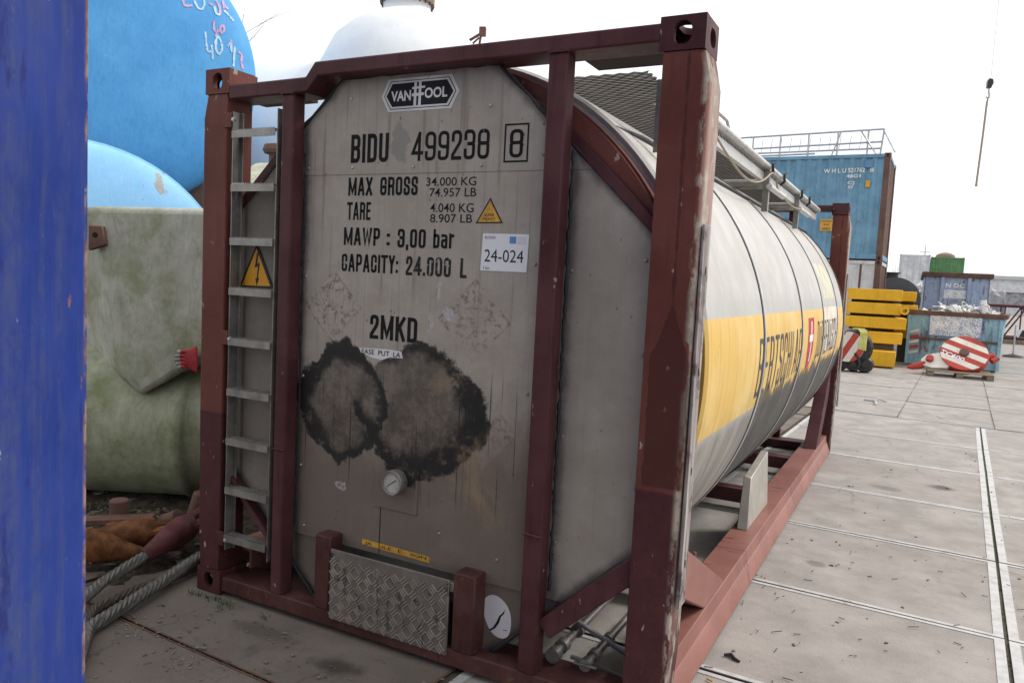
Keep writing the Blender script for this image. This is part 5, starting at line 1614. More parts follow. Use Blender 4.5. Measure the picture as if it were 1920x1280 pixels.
# crane hook hanging in the sky
ch_ = thing('crane_hook', 'small crane hook block hanging on a wire in the sky', 'crane hook', (4.53, 27.0, 8.35), R(20))
B().lathe([(0.0001, -0.03), (0.10, -0.028), (0.115, 0.0), (0.10, 0.028), (0.0001, 0.03)], 20, lambda a, b_, h: (0.02 + a, h, 0.40 + b_)).build('sheave', 'galvanised', ch_)
for yy, m_ in ((-0.075, 'grease'), (0.04, 'alu')):
    B().prism([(-0.07, 0.22), (0.04, 0.20), (0.09, 0.36), (0.08, 0.50), (-0.04, 0.52), (-0.08, 0.44)], yy, yy + 0.035, fnP(0)).build('cheek', m_, ch_, 0.01)
B().tube([(0, 0, 0.22), (0, 0, 0.1), (0.03, 0, 0.02), (0.02, 0, -0.08), (-0.05, 0, -0.09), (-0.07, 0, -0.02)], [0.03, 0.03, 0.035, 0.035, 0.025, 0.012], 8).build('hook', 'galvanised', ch_)
B().tube([(0.03, 0, 0.55), (0.05, 0.05, 18)], 0.008, 5).build('wire', 'galvanised', ch_)
sl_ = B().tube([(0.0, 0, -0.06), (-0.02, -0.02, -0.25), (-0.05, -0.10, -1.4), (-0.10, -0.2, -2.85), (-0.10, -0.2, -2.95)], [0.02, 0.032, 0.032, 0.032, 0.045], 8).build('lifting_sling', 'cable')
sl_.location = (4.53, 27.0, 8.35)
tag(sl_, 'long thin lifting sling hanging from the crane hook', 'sling')

# ------------------------------------------------------------------ vessels on the left
CF = Vector((FW.x, FW.y, 0)).normalized()
AZ = math.atan2(RT.y, RT.x)
def vessel_mat(name, c0, c1, moss=None, grey=None, streak=0.4):
    g = G(name)
    v = g.obj()
    n1 = g.noise(v, 1.6, 6, 0.66)
    n2 = g.noise(v, 9, 6, 0.7)
    fib = g.noise(g.scale(v, (16, 16, 5)), 1.0, 6, 0.75, 1.5)
    c = g.mix(g.ss(n1, 0.28, 0.74), c0, c1)
    c = g.mix(g.m('MULTIPLY', g.ss(fib, 0.4, 0.7), streak), c, tuple(k * 0.62 for k in c0))
    c = g.mix(g.ss(n2, 0.66, 0.76, 0, 0.4), c, tuple(min(1, k * 1.4 + 0.03) for k in c1))
    if moss:
        c = g.mix(g.ss(g.noise(v, 2.3, 7, 0.7), 0.42, 0.66, 0, 0.75), c, moss)
    if grey:
        c = g.mix(g.ss(g.noise(v, 2.8, 8, 0.72, 0.8), 0.61, 0.63), c, grey)
    g.bump(g.m('ADD', fib, g.m('MULTIPLY', n1, 2.0)), 0.3, 0.012)
    M[name] = g.done(c, 0.6, 0, 0.2)
vessel_mat('grp_blue', (0.085, 0.33, 0.68), (0.125, 0.41, 0.76), streak=0.25)
vessel_mat('grp_pale', (0.23, 0.50, 0.80), (0.31, 0.58, 0.85), grey=(0.33, 0.33, 0.31), streak=0.1)
vessel_mat('grp_white', (0.72, 0.73, 0.75), (0.80, 0.81, 0.82), streak=0.12)
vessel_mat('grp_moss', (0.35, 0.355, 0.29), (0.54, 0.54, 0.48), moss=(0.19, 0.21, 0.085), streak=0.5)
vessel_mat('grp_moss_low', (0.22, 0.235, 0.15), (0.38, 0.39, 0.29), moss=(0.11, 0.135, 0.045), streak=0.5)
vessel_mat('grp_moss2', (0.42, 0.44, 0.36), (0.55, 0.56, 0.50), moss=(0.22, 0.21, 0.06), streak=0.3)

def dished(r, length, dome, n=10):
    prof = [(0.0001, -dome)]
    for k in range(1, n + 1):
        t = math.pi / 2 * k / n
        prof.append((r * math.sin(t), -dome * math.cos(t)))
    prof += [(r, length), (r * 0.8, length + dome * 0.6), (0.0001, length + dome)]
    return prof

# big blue vessel on a stand
rb_ = 1.695
pc = Vector((-5.799, 3.493, 4.016))
az = math.atan2((pc - CAM).x, (pc - CAM).y)
bv = thing('blue_vessel', 'big bright blue round tank end with chalk numbers, at the upper left', 'tank', (pc.x, pc.y, 0), -az)
body = B().lathe(dished(rb_, 4.5, 0.42, 16), 72, lambda a, b_, h: (a, h, pc.z + b_)).build('tank_body', 'grp_blue', bv, ang=60)
for yy in (0.6, 3.6):
    B().prism([(-1.2, 0), (1.2, 0), (1.1, pc.z - 0.95), (0, pc.z - rb_ - 0.02), (-1.1, pc.z - 0.95)], yy, yy + 0.25, fnP(0)).build('saddle', 'post_brown', bv)
worn_print('chalk_pink', (0.62, 0.40, 0.58), 0.60)
worn_print('chalk_white', (0.50, 0.70, 0.86), 0.60)
PINK = [[(0.769, 0.82), (0.787, 0.753), (0.879, 0.783)], [(1.068, 0.87), (1.12, 0.851)], [(1.153, 0.938), (1.205, 0.863), (1.21, 0.761)], [(1.247, 0.957), (1.258, 0.853)], [(1.259, 0.903), (1.312, 0.865)], [(1.132, 0.656), (1.132, 0.535), (1.184, 0.522)], [(1.184, 0.562), (1.158, 0.462)], [(1.216, 0.612), (1.249, 0.635), (1.263, 0.577), (1.23, 0.521), (1.203, 0.561), (1.216, 0.612)], [(1.343, 0.477), (1.35, 0.418)], [(1.432, 0.352), (1.488, 0.327), (1.475, 0.228), (1.504, 0.148)]]
WHITE = [[(0.898, 0.855), (0.941, 0.766), (0.992, 0.76), (1.023, 0.836), (1.011, 0.908)], [(1.139, 0.85), (1.158, 0.752), (1.21, 0.761)], [(1.258, 0.832), (1.324, 0.783), (1.379, 0.731)], [(1.03, 0.497), (1.052, 0.252), (1.115, 0.273)], [(1.108, 0.35), (1.123, 0.176)], [(1.178, 0.48), (1.152, 0.394), (1.16, 0.296), (1.199, 0.246), (1.238, 0.328), (1.224, 0.425), (1.178, 0.48)], [(1.303, 0.378), (1.343, 0.457), (1.351, 0.323)], [(1.391, 0.402), (1.38, 0.15)]]
def chalk(strokes, mat, w_=0.014):
    for s_ in strokes:
        pts_ = []
        for i in range(len(s_) - 1):
            for k in range(5):
                pts_.append(Vector(s_[i]).lerp(Vector(s_[i + 1]), k / 5))
        pts_.append(Vector(s_[-1]))
        for _ in range(3):
            pts_ = [pts_[0]] + [(pts_[i - 1] + pts_[i] * 2 + pts_[i + 1]) / 4 for i in range(1, len(pts_) - 1)] + [pts_[-1]]
        l_, r_ = [], []
        for i, q in enumerate(pts_):
            d_ = (pts_[min(i + 1, len(pts_) - 1)] - pts_[max(i - 1, 0)]).normalized()
            n_ = Vector((-d_.y, d_.x)) * w_ * random.uniform(0.7, 1.2)
            for lst, e_ in ((l_, q + n_), (r_, q - n_)):
                rr = min(0.998, e_.length / rb_)
                lst.append((e_.x, -0.42 * math.sqrt(1 - rr * rr) - 0.006, pc.z + e_.y))
        n2_ = len(l_)
        B().add(l_ + r_, [(i, i + 1, n2_ + i + 1, n2_ + i) for i in range(n2_ - 1)]).build('chalk_mark', mat, body)
chalk(PINK, 'chalk_pink')
chalk(WHITE, 'chalk_white')

# pale blue vessel below it
rp_ = 1.45
pc2 = Vector((-3.824, 1.732, 1.273))
az2 = math.atan2((pc2 - CAM).x, (pc2 - CAM).y)
pv = thing('pale_blue_vessel', 'pale blue dished tank end with flaking paint, below the big blue one', 'tank', (pc2.x, pc2.y, 0), -az2)
B().lathe(dished(rp_, 1.3, 0.35, 14), 64, lambda a, b_, h: (a, h, pc2.z + b_)).build('tank_body', 'grp_pale', pv, ang=60)
B().lathe([(rp_ + 0.004, 0.0), (rp_ + 0.02, 0.01), (rp_ + 0.02, 0.10), (rp_ + 0.004, 0.11)], 64, lambda a, b_, h: (a, h, pc2.z + b_)).build('rim_band', 'grp_pale', pv)
for yy in (0.3, 0.9):
    B().prism([(-1.0, 0), (1.0, 0), (0.9, 0.35), (-0.9, 0.35)], yy, yy + 0.2, fnP(0)).build('saddle', 'post_brown', pv)

# mossy green moulded tank with a box hull over a rounded belly
gt = thing('mossy_tank', 'mossy green moulded tank with box top and round belly, left of the container', 'tank', (-1.27, 0.60, 0), AZ)
frontp = [(-0.31, 1.985), (0.80, 2.02), (0.80, 1.02), (0.42, 1.03), (0.24, 0.93), (0.0, 0.765), (-0.12, 0.92), (-0.25, 1.70)]
backp = [(-0.95, 1.97), (0.80, 2.02), (0.80, 1.02), (0.42, 1.03), (0.24, 0.93), (-0.25, 0.765), (-0.62, 0.90), (-0.88, 1.70)]
r0 = [(a, 0.0, b_) for a, b_ in frontp]
r1 = [(a, 0.55, b_) for a, b_ in backp]
r2 = [(a, 1.5, b_) for a, b_ in backp]
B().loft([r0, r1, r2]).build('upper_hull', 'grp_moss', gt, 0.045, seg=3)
cap = [(0.0001, 0.55)]
for k in range(1, 11):
    t = math.pi / 2 * k / 10
    cap.append((0.53 * math.sin(t), 0.10 + 0.45 * math.cos(t)))
cap += [(0.53, -0.02), (0.545, -0.03), (0.545, -0.10), (0.53, -0.11), (0.53, -1.6), (0.4, -1.75), (0.0001, -1.8)]
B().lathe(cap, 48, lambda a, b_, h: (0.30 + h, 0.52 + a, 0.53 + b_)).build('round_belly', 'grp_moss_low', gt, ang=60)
lug = B()
lug.prism([(-0.33, 1.86), (-0.24, 1.86), (-0.22, 1.74), (-0.33, 1.70)], -0.03, 0.02, fnP(0))
lug = lug.build('lifting_lug', 'skip_rust', gt, 0.006)
B().lathe([(0.0001, -0.033), (0.018, -0.032), (0.018, -0.028)], 12, lambda a, b_, h: (-0.285 + a, h, 1.80 + b_)).build('lug_hole', 'dark', lug)

# red work glove left on the green tank
plain('glove_red', (0.36, 0.03, 0.04), 0.8, 0, 0.2, 30, 0.3)
plain('glove_grey', (0.30, 0.28, 0.25), 0.7, 0, 0.3, 30, 0.3)
gl = thing('work_glove', 'red work glove with grey fingertips wedged on the mossy tank', 'glove', (-1.02, 0.71, 1.0), AZ)
b = B()
b.loft([[(0.02 + 0.012 * k, 0.02 * math.cos(t) - 0.02, 0.04 + (0.045 + 0.006 * k) * math.sin(t)) for t in [2 * math.pi * q / 14 for q in range(14)]] for k in range(8)])
b.build('palm', 'glove_red', gl)
for i, (zz, ln) in enumerate(((0.085, 0.050), (0.060, 0.066), (0.035, 0.068), (0.010, 0.055), (-0.012, 0.045))):
    p0 = Vector((0.035, -0.028, zz))
    pts_ = [p0, p0 + Vector((-ln * 0.4, -0.012, 0.004)), p0 + Vector((-ln * 0.8, -0.012, -0.002)), p0 + Vector((-ln, -0.004, -0.008))]
    f_ = B().tube(pts_[:2] + [pts_[1].lerp(pts_[2], 0.3)], 0.0125, 10).build('finger', 'glove_red', gl)
    B().tube([pts_[1], pts_[2], pts_[3]], [0.0132, 0.0135, 0.006], 10).build('fingertip', 'glove_grey', f_)

# big white vessel with bolted manway
wp = Vector((-4.832, 8.142, 4.586))
wv = thing('white_vessel', 'large white tank with a bolted manway flange, behind the container', 'tank', (wp.x, wp.y, 0), AZ - R(8))
wv.scale = (1.18, 1.18, 1.18)
zc_ = 2.72
B().lathe([(0.0001, 1.35), (0.6, 1.28), (1.2, 1.05), (1.7, 0.6), (1.95, 0.0), (1.95, -3.6), (1.2, -4.2), (0.0001, -4.4)], 64, lambda a, b_, h: (0.2 + h, a + 0.6, zc_ - 0.15 + b_)).build('tank_body', 'grp_white', wv, ang=60)
zb = wp.z / 1.18
B().lathe([(1.30, -0.9), (1.28, -0.2), (1.19, 0.35), (1.0, 0.74), (0.72, 1.0), (0.46, 1.12), (0.36, 1.17), (0.335, 1.22), (0.335, 1.30)], 48, lambda a, b_, h: (a, b_, zb + h)).build('manway_neck', 'grp_white', wv, ang=50)
fl_ = B().lathe([(0.335, 1.30), (0.385, 1.30), (0.385, 1.40), (0.30, 1.40), (0.0001, 1.41)], 40, lambda a, b_, h: (a, b_, zb + h)).build('flange', 'timber', wv)
b = B()
for k in range(24):
    t = 2 * math.pi * k / 24
    b.lathe([(0.014, 0), (0.014, 0.05)], 6, lambda a, b_, h, t=t: (0.362 * math.cos(t) + a, 0.362 * math.sin(t) + b_, zb + 1.265 + h))
build_each(b, 'flange_bolt', 'skip_rust', fl_)
b = B()
b.tube([(0.78, 0.2, zb + 0.82), (1.05, 0.2, zb + 0.98)], 0.02, 6)
b.tube([(1.0, 0.2, zb + 0.62), (1.05, 0.2, zb + 1.02)], 0.018, 6)
b.tube([(0.72, 0.2, zb + 0.64), (1.02, 0.2, zb + 0.92)], 0.014, 6)
b.box(1.02, 1.11, 0.16, 0.24, zb + 0.94, zb + 1.06)
build_each(b, 'davit_arm', 'skip_rust', wv)
for xx in (-0.6, -3.2):
    B().prism([(-1.4, 0), (1.4, 0), (1.3, zc_ - 1.2), (0, zc_ - 2.12), (-1.3, zc_ - 1.2)], xx, xx + 0.3, lambda u, v, w: (w, u + 0.6, v)).build('saddle', 'post_brown', wv)

# small mossy tank with rusty nozzle, seen through the ladder
mp = Vector((-2.329, 2.702, 2.646))
mt = thing('nozzle_tank', 'pale mossy tank with a rusty mushroom nozzle, seen through the ladder', 'tank', (mp.x, mp.y, 0), AZ)
B().lathe([(0.0001, -0.5), (0.8, -0.45), (1.25, -0.2), (1.25, 1.6), (0.8, 1.9), (0.0001, 2.0)], 48, lambda a, b_, h: (0.0 + h * 0.6, 0.3 + a, mp.z - 1.25 + b_)).build('tank_body', 'grp_moss2', mt, ang=60)
B().lathe([(0.095, -0.12), (0.095, 0.10), (0.14, 0.10), (0.155, 0.13), (0.14, 0.18), (0.05, 0.20), (0.0001, 0.2)], 20, lambda a, b_, h: (a, 0.3 + b_, mp.z + h)).build('nozzle', 'skip_rust', mt)
B().prism([(-0.9, 0), (0.9, 0), (0.8, 0.45), (-0.8, 0.45)], -0.3, 0.3, lambda u, v, w: (w, u + 0.3, v)).build('saddle', 'post_brown', mt)

# ------------------------------------------------------------------ foreground blue container corner (left edge)
g = G('post_blue')
v = g.obj()
n1 = g.noise(v, 3, 6, 0.66)
st = g.noise(g.scale(v, (9, 9, 1.3)), 1.0, 8, 0.75)
mot = g.noise(v, 17, 8, 0.78)
c = g.mix(g.ss(n1, 0.3, 0.7), (0.014, 0.033, 0.185), (0.026, 0.050, 0.245))
c = g.mix(g.m('MULTIPLY', g.ss(st, 0.40, 0.62), g.ss(mot, 0.34, 0.62, 0.1, 0.6)), c, (0.075, 0.088, 0.145))
c = g.mix(g.ss(g.noise(g.scale(v, (2, 2, 0.8)), 3.1, 5, 0.7), 0.58, 0.64, 0, 0.8), c, (0.020, 0.026, 0.135))
c = g.mix(g.ss(g.noise(g.scale(v, (1, 1, 0.45)), 13, 6, 0.72), 0.655, 0.675), c, (0.20, 0.10, 0.06))
c = g.mix(g.ss(g.noise(v, 24, 3, 0.6), 0.72, 0.75), c, (0.30, 0.30, 0.33))
scrb = g.noise(g.scale(v, (3, 3, 1)), 9, 6, 0.8, 3.5)
c = g.mix(g.ss(scrb, 0.655, 0.675, 0, 0.55), c, (0.22, 0.23, 0.30))
xl, yl, zl = g.xyz(v)
edgem = g.m('MULTIPLY', g.m('MULTIPLY', g.ss(xl, 0.012, 0.006), g.ss(yl, 0.022, 0.004)), g.ss(g.noise(g.scale(v, (1, 1, 0.6)), 7, 6, 0.7), 0.44, 0.52))
c = g.mix(g.m('MULTIPLY', edgem, 0.9), c, g.mix(g.ss(g.noise(v, 40, 3), 0.4, 0.6), (0.20, 0.10, 0.055), (0.36, 0.24, 0.16)))
g.bump(n1, 0.15, 0.01)
M['post_blue'] = g.done(c, 0.7, 0, 0.12)
bcont = thing('dark_blue_container', 'dark blue painted steel container corner post close by at the left edge', 'container', (1.968, -1.885, 0), 0)
dd_ = Vector((-RT.x, -RT.y, 0)).normalized()      # along its face, away to the left
bcont.rotation_euler = (0, 0, math.atan2(dd_.y, dd_.x) + R(8))
# local +x runs left along the face; local +y runs back towards / past the camera side
post = B().loft([[(0.0, 0.0, z_), (0.006, -0.006, z_), (0.30, -0.006, z_), (0.30, 0.02, z_), (0.24, 0.70, z_), (0.0, 0.70, z_)] for z_ in (0.118, 1.2, 2.473)]).build('corner_post', 'post_blue', bcont, 0.004)
B().box(-0.004, 0.178, -0.01, 0.162, 0.0, 0.1178).build('corner_casting', 'post_blue', bcont, 0.008)
B().box(-0.004, 0.178, -0.01, 0.162, 2.4735, 2.591).build('corner_casting', 'post_blue', bcont, 0.008)
corrugated(2.2, 2.3, 0.28, 0.036, lambda u, v, w: (0.30 + u, 0.03 + w, 0.14 + v)).build('end_wall', 'post_blue', bcont, smooth=False)
corrugated(5.0, 2.3, 0.28, 0.036, lambda u, v, w: (0.03 + w, 0.71 + u, 0.14 + v)).build('side_wall', 'post_blue', bcont, smooth=False)
B().box(0.05, 2.45, 0.05, 5.8, 2.50, 2.53).build('roof', 'post_blue', bcont, smooth=False)
B().box(0.30, 2.45, 0.0, 0.12, 0.02, 0.14).build('bottom_rail', 'post_blue', bcont, 0.005)
B().box(0.30, 2.45, 0.0, 0.12, 2.44, 2.56).build('top_rail', 'post_blue', bcont, 0.005)

bc2 = shipping_container('added_shade_container', 'unseen dark blue container added above the near blue one to shade the left foreground', (1.968, -1.885, 2.60), 0.0, 6.06, 2.438, 2.591, 'post_blue', 'post_blue')  # unseen upper container, added as a blocker for light from the left
bc2.rotation_euler = (0, 0, math.atan2(dd_.y, dd_.x) + R(8) + R(90))
bc2.location = Vector((1.968, -1.885, 2.60)) + Vector((math.cos(math.atan2(dd_.y, dd_.x) + R(8)), math.sin(math.atan2(dd_.y, dd_.x) + R(8)), 0)) * 2.438

# ------------------------------------------------------------------ wire rope slings on the ground
def strands_rope(b, path, R0, nst=6, lay=0.22):
    pts_ = [Vector(p_) for p_ in path]
    # resample
    seg = []
    for i in range(len(pts_) - 1):
        n_ = max(2, int((pts_[i + 1] - pts_[i]).length / 0.012))
        for k in range(n_):
            seg.append(pts_[i].lerp(pts_[i + 1], k / n_))
    seg.append(pts_[-1])
    # smooth
    for _ in range(10):
        seg = [seg[0]] + [(seg[i - 1] + seg[i] * 2 + seg[i + 1]) / 4 for i in range(1, len(seg) - 1)] + [seg[-1]]
    d_ = 0.0
    rows = [[] for _ in range(nst)]
    for i, p_ in enumerate(seg):
        if i:
            d_ += (seg[i] - seg[i - 1]).length
        tdir = (seg[min(i + 1, len(seg) - 1)] - seg[max(i - 1, 0)]).normalized()
        a = tdir.cross(Vector((0, 0, 1))).normalized()
        u_ = a.cross(tdir)
        for s_ in range(nst):
            t = 2 * math.pi * (s_ / nst + d_ / lay)
            rows[s_].append(p_ + (a * math.cos(t) + u_ * math.sin(t)) * R0 * 0.58)
    for r_ in rows:
        b.tube(r_, R0 * 0.40, 6)
plain('wire_grey', (0.125, 0.122, 0.11), 0.5, 0.5, 0.3, 40)
plain('wire_brown', (0.065, 0.045, 0.036), 0.6, 0.3, 0.3, 40)
paint('socket_red', (0.095, 0.027, 0.028), 0.35, chips=0.3, rusty=0.6, sc=4.0)
paint('socket_orange', (0.135, 0.05, 0.014), 0.6, chip=(0.06, 0.04, 0.03), chips=0.6, rust=(0.05, 0.025, 0.017), rusty=1.0, streak=0.8, sc=5.0)
def sling(label, path, R0, mat, socket=None, smat=None):
    t = thing('wire_rope_sling', label, 'wire rope', (path[0][0], path[0][1], 0), 0, 'wire rope slings on the ground')
    o_ = Vector((path[0][0], path[0][1], 0))
    b = B()
    strands_rope(b, [Vector(p_) - o_ for p_ in path], R0)
    b.build('rope', mat, t)
    if socket:
        a, b_, r0, r1 = socket
        a, b_ = Vector(a) - o_, Vector(b_) - o_
        k = (b_ - a)
        s_ = B().tube([a - k * 0.06, a, a + k * 0.2, a + k * 0.6, a + k * 0.85, b_], [r0 * 0.9, r0, r0 * 1.25, r1, r1 * 1.05, r1 * 0.85], 18).build('socket', smat, t)
        sd_ = k.normalized().cross(Vector((0, 0, 1))).normalized()
        for q in (-1, 1):
            e0 = b_ - k * 0.12 + sd_ * q * r1 * 0.62
            B().tube([e0, e0 + k * 0.35, e0 + k * 0.75 - sd_ * q * r1 * 0.1], [r1 * 0.42, r1 * 0.40, r1 * 0.42], 10).build('socket_ear', smat, t)
    return t
sling('grey wire rope ending in a dark red socket', [(-0.05, -0.85, 0.06), (-0.20, -0.50, 0.05), (-0.31, -0.30, 0.06), (-0.36, -0.03, 0.10)], 0.030, 'wire_grey', ((-0.365, -0.02, 0.10), (-0.42, 0.30, 0.17), 0.040, 0.075), 'socket_red')
sling('thick grey wire rope crossing in front, running behind the corner post', [(0.35, -0.88, 0.036), (0.05, -0.62, 0.036), (-0.08, -0.20, 0.045), (-0.17, 0.12, 0.07), (-0.25, 0.5, 0.10)], 0.033, 'wire_grey')
sling('brown wire rope lying between the two grey ropes', [(0.2, -0.85, 0.028), (-0.12, -0.48, 0.028), (-0.16, -0.22, 0.03), (-0.15, 0.02, 0.03), (-0.2, 0.4, 0.03)], 0.027, 'wire_brown')
sling('rusty orange socket and short rope nearest the blue post', [(-0.30, 0.14, 0.06), (-0.42, 0.05, 0.07), (-0.47, 0.0, 0.075)], 0.026, 'wire_brown', ((-0.47, 0.0, 0.08), (-0.66, -0.22, 0.16), 0.04, 0.085), 'socket_orange')
sling('rusty brown and orange socket behind the others', [(-0.95, -0.25, 0.05), (-0.85, -0.15, 0.06), (-0.80, -0.10, 0.08)], 0.026, 'wire_brown', ((-0.79, -0.09, 0.10), (-0.58, 0.20, 0.13), 0.05, 0.085), 'socket_orange')
for (p0, p1, r_, lb) in (((-1.05, 0.30, 0.0), (-1.05, 0.30, 0.20), 0.055, 'short dark steel pin standing upright left of the sockets'), ((-0.66, 0.52, 0.08), (-0.62, 0.55, 0.26), 0.05, 'short steel pin tilted beside the red socket'), ((-0.80, 0.42, 0.05), (-0.70, 0.46, 0.10), 0.07, 'squat steel pin behind the red socket')):
    p0, p1 = Vector(p0), Vector(p1)
    o = B().tube([Vector((0, 0, 0)), (p1 - p0) * 0.96, p1 - p0], [r_, r_, r_ * 0.88], 18).build('steel_pin', 'skip_rust')
    o.location = p0
    tag(o, lb, 'steel pin', 'loose shackle pins')
for (x_, y_, rz_, ln, m_, lb) in ((-0.98, 0.22, 35, 0.45, 'skip_rust', 'flat rusty bar lying behind the orange socket'), (-0.75, 0.22, 12, 0.4, 'socket_orange', 'orange flat bar under the pins')):
    o = B().box(-ln / 2, ln / 2, -0.05, 0.05, 0, 0.035).build('flat_bar', m_, None, 0.004)
    o.location = (x_, y_, 0.09)
    o.rotation_euler = (0, R(-3), R(rz_))
    tag(o, lb, 'steel bar')

# dark soil heaped beside the slabs, under the scrap
nx_, ny_ = 60, 44
sv, sf = [], []
for j in range(ny_):
    for i in range(nx_):
        px_, py_ = -2.6 + 2.35 * i / (nx_ - 1), -0.35 + 1.9 * j / (ny_ - 1)
        e_ = min(i, nx_ - 1 - i, j, ny_ - 1 - j) / 6.0
        q = Vector((px_, py_, 0))
        h_ = 0.018 + 0.030 * mnoise.noise(q * 4.0) + 0.022 * mnoise.noise(q * 13.0) + 0.010 * mnoise.noise(q * 31.0)
        edge_ = min(1.0, e_ + 0.5 * mnoise.noise(q * 5.0))
        sv.append((px_, py_, -0.03 + (h_ + 0.03) * max(0.0, edge_)))
for j in range(ny_ - 1):
    for i in range(nx_ - 1):
        k = j * nx_ + i
        sf.append((k, k + 1, k + nx_ + 1, k + nx_))
g = G('soil')
p = g.pos()
nn = g.noise(p, 14, 7, 0.72)
c = g.mix(g.ss(nn, 0.35, 0.65), (0.028, 0.022, 0.018), (0.085, 0.068, 0.054))
c = g.mix(g.ss(g.noise(p, 4, 6, 0.7), 0.58, 0.68, 0, 0.7), c, (0.035, 0.05, 0.016))
g.bump(g.noise(p, 70, 5, 0.7), 0.8, 0.012)
M['soil'] = g.done(c, 0.95, 0, 0.1)
so_ = B().add(sv, sf).build('soil', 'soil', None, ang=180)
so_['kind'] = 'structure'

# ------------------------------------------------------------------ small stuff on the ground
plain('leaf_green', (0.055, 0.10, 0.025), 0.7, 0, 0.35, 20)
plain('litter', (0.19, 0.16, 0.13), 0.8, 0, 0.5, 20)
plain('twig', (0.085, 0.065, 0.05), 0.9, 0, 0.3, 20)
gb = B()
rnd = random.Random(3)
def tuft(cx, cy, n, h, rad):
    for _ in range(n):
        a = rnd.uniform(0, 6.28); q = rnd.uniform(0, rad)
        p_ = Vector((cx + q * math.cos(a), cy + q * math.sin(a), -0.01))
        d_ = Vector((rnd.uniform(-.7, .7), rnd.uniform(-.7, .7), 1)).normalized()
        hh = h * rnd.uniform(0.4, 1.1)
        w_ = Vector((-d_.y, d_.x, 0)).normalized() * rnd.uniform(0.0012, 0.003)
        m_ = p_ + d_ * hh * 0.6
        t_ = p_ + d_ * hh + Vector((d_.x, d_.y, -0.4)) * hh * 0.4
        gb.add([p_ - w_, p_ + w_, m_ + w_ * 0.8, m_ - w_ * 0.8, t_], [(0, 1, 2, 3), (3, 2, 4)])
for k in range(10):
    tuft(0.03 + 0.05 * k * rnd.uniform(0.6, 1.2), -0.06 + rnd.uniform(-.03, .02), 10, 0.05, 0.03)
cosg, sing = math.cos(R(-2.45)), math.sin(R(-2.45))
def gridp(s_, t_):
    return 3.66 + s_ * cosg - t_ * sing, 1.78 + s_ * sing + t_ * cosg
for t_, s0, s1 in ((0.0, -1.3, -0.55), (2.63, -1.3, -0.9), (2.63, -2.0, -1.5)):
    for k in range(26):
        px_, py_ = gridp(s0 + (s1 - s0) * rnd.random(), t_ + rnd.uniform(-.012, .012))
        tuft(px_, py_, 5, 0.018, 0.012)
for k in range(60):
    px_, py_ = gridp(0.02 + rnd.uniform(-.014, .014), rnd.uniform(-1.6, 3.4))
    tuft(px_, py_, 4, 0.014, 0.012)
for k in range(40):
    px_, py_ = gridp(rnd.uniform(-3.9, -2.5), -2.36 + rnd.uniform(-.02, .02))
    tuft(px_, py_, 6, 0.025, 0.02)
for k in range(60):
    tuft(-1.35 + rnd.uniform(-.25, .35), 0.38 + rnd.uniform(-.2, .25), 5, 0.09, 0.04)
go = gb.build('weeds', 'leaf_green', None, smooth=False, kind='stuff')
tag(go, 'grass tufts and moss growing in the slab joints', 'grass')
db = B()
def chip(cx, cy, sz, z0=0.0):
    m_ = Matrix.Rotation(rnd.uniform(0, 6.28), 3, 'Z') @ Matrix.Rotation(rnd.uniform(-.5, .5), 3, 'X')
    db.obox((cx, cy, z0 + sz * 0.25), sz * rnd.uniform(0.6, 2.2), sz * rnd.uniform(0.5, 1), sz * rnd.uniform(0.2, 0.6), m_)
for k in range(240):
    px_, py_ = gridp(rnd.uniform(-1.3, 1.0), rnd.uniform(-1.8, 5.5))
    chip(px_, py_, rnd.choice((0.004, 0.005, 0.006, 0.009, 0.013)))
for k in range(500):
    chip(rnd.uniform(-0.4, 1.9), rnd.uniform(-1.1, -0.05), rnd.choice((0.003, 0.004, 0.005, 0.007, 0.011)))
for k in range(170):
    a = rnd.random()
    chip(0.0 + a * 0.75 + rnd.gauss(0, 0.06), -0.42 - 0.16 * a + rnd.gauss(0, 0.05), rnd.choice((0.004, 0.005, 0.007, 0.011)))
for k in range(500):
    chip(rnd.uniform(-1.9, -0.45), rnd.uniform(-0.1, 0.75), rnd.choice((0.01, 0.015, 0.02, 0.03)), 0.005)
do = db.build('debris', 'litter', None, smooth=False, kind='stuff')
tag(do, 'gravel, chips and litter scattered over the concrete', 'debris')
tw = B()
for k in range(170):
    if k < 110:
        p_ = Vector((rnd.uniform(-1.8, -0.5), rnd.uniform(0.1, 0.7), rnd.uniform(0.01, 0.05)))
    else:
        px_, py_ = gridp(rnd.uniform(-1.2, 0.3), rnd.uniform(-1.6, 1.0))
        p_ = Vector((px_, py_, 0.006))
    a = rnd.uniform(0, 6.28)
    ln = rnd.uniform(0.02, 0.09) * (1.8 if k < 110 else 0.6)
    tw.tube([p_, p_ + Vector((math.cos(a) * ln, math.sin(a) * ln, rnd.uniform(-0.003, 0.01)))], 0.003 if k < 110 else 0.002, 5)
to = tw.build('twigs', 'twig', None, smooth=False, kind='stuff')
tag(to, 'dark twigs and stalks lying on the ground', 'twigs')
ci = B().tube([(0, 0, 0.005), (0.028, -0.012, 0.005)], 0.0042, 8).build('cigarette_butt', 'label_yellow')
ci.location = (2.484, 0.549, 0.0)
tag(ci, 'orange cigarette butt on the concrete beside the bottom rail', 'cigarette butt')
tl = B()
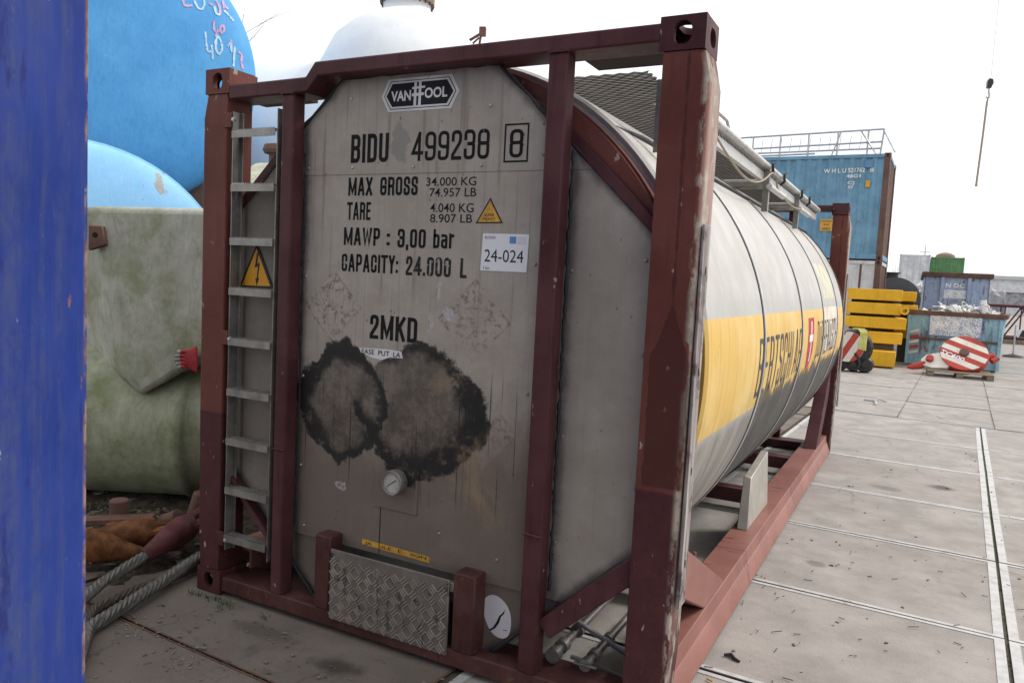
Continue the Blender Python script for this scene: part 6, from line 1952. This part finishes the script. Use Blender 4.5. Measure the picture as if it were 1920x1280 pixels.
tl.tube([(-0.16, 0, 0.02), (0, 0, 0.02), (0.05, 0.05, 0.05), (0.17, 0.06, 0.02)], 0.016, 7)
tl.tube([(0.0, 0, 0.02), (0.03, -0.3, 0.015), (0.02, -0.42, 0.012)], 0.02, 7)
tl = tl.build('steel_bracket', 'galvanised')
tl.location = (2.64, 10.75, 0)
tag(tl, 'small bent steel bracket lying on the slabs in mid yard', 'bracket')
rb2 = B().tube([(0, 0, 0.008), (0.03, 0.012, 0.012), (0.05, -0.01, 0.008), (0.075, -0.02, 0.006)], [0.006, 0.010, 0.008, 0.005], 7).build('rubber_scrap', 'rubber')
rb2.location = (2.50, 0.80, 0)
tag(rb2, 'small torn scrap of black rubber on the concrete', 'scrap')

# ------------------------------------------------------------------ bare trees
def bare_tree(label, loc, height, seed, spread=0.35, r0=0.09):
    t = thing('bare_tree', label, 'tree', loc, 0, 'bare trees in the distance')
    rn = random.Random(seed)
    b = B()
    def grow(p_, d_, ln, r_, lev):
        pts_ = [p_]
        q = p_.copy()
        for k in range(4):
            d_ = (d_ + Vector((rn.gauss(0, .09), rn.gauss(0, .09), 0.04))).normalized()
            q = q + d_ * ln / 4
            pts_.append(q.copy())
        b.tube(pts_, [r_ * (1 - 0.12 * k) for k in range(5)], 6 if lev < 2 else 4)
        if lev < 5:
            for k in range(rn.choice((2, 2, 3))):
                e = (d_ + Vector((rn.gauss(0, spread), rn.gauss(0, spread), rn.uniform(-.05, .25)))).normalized()
                grow(pts_[rn.choice((2, 3, 4))], e, ln * rn.uniform(0.62, 0.85), r_ * 0.52, lev + 1)
    grow(Vector((0, 0, 0)), Vector((0, 0, 1)), height * 0.34, r0, 0)
    b.build('branches', 'twig', t)
    return t
tp_ = Vector((-10.17, 10.05, 0))
bare_tree('bare twiggy tree top beside the big blue tank', (tp_.x, tp_.y, 0), 10.0, 5, 0.35, 0.08)
tp_ = Vector((0.46, 86.8, 0))
bare_tree('far bare tree between the blue container and the white one', (tp_.x, tp_.y, 0), 6.5, 8, 0.4, 0.10)
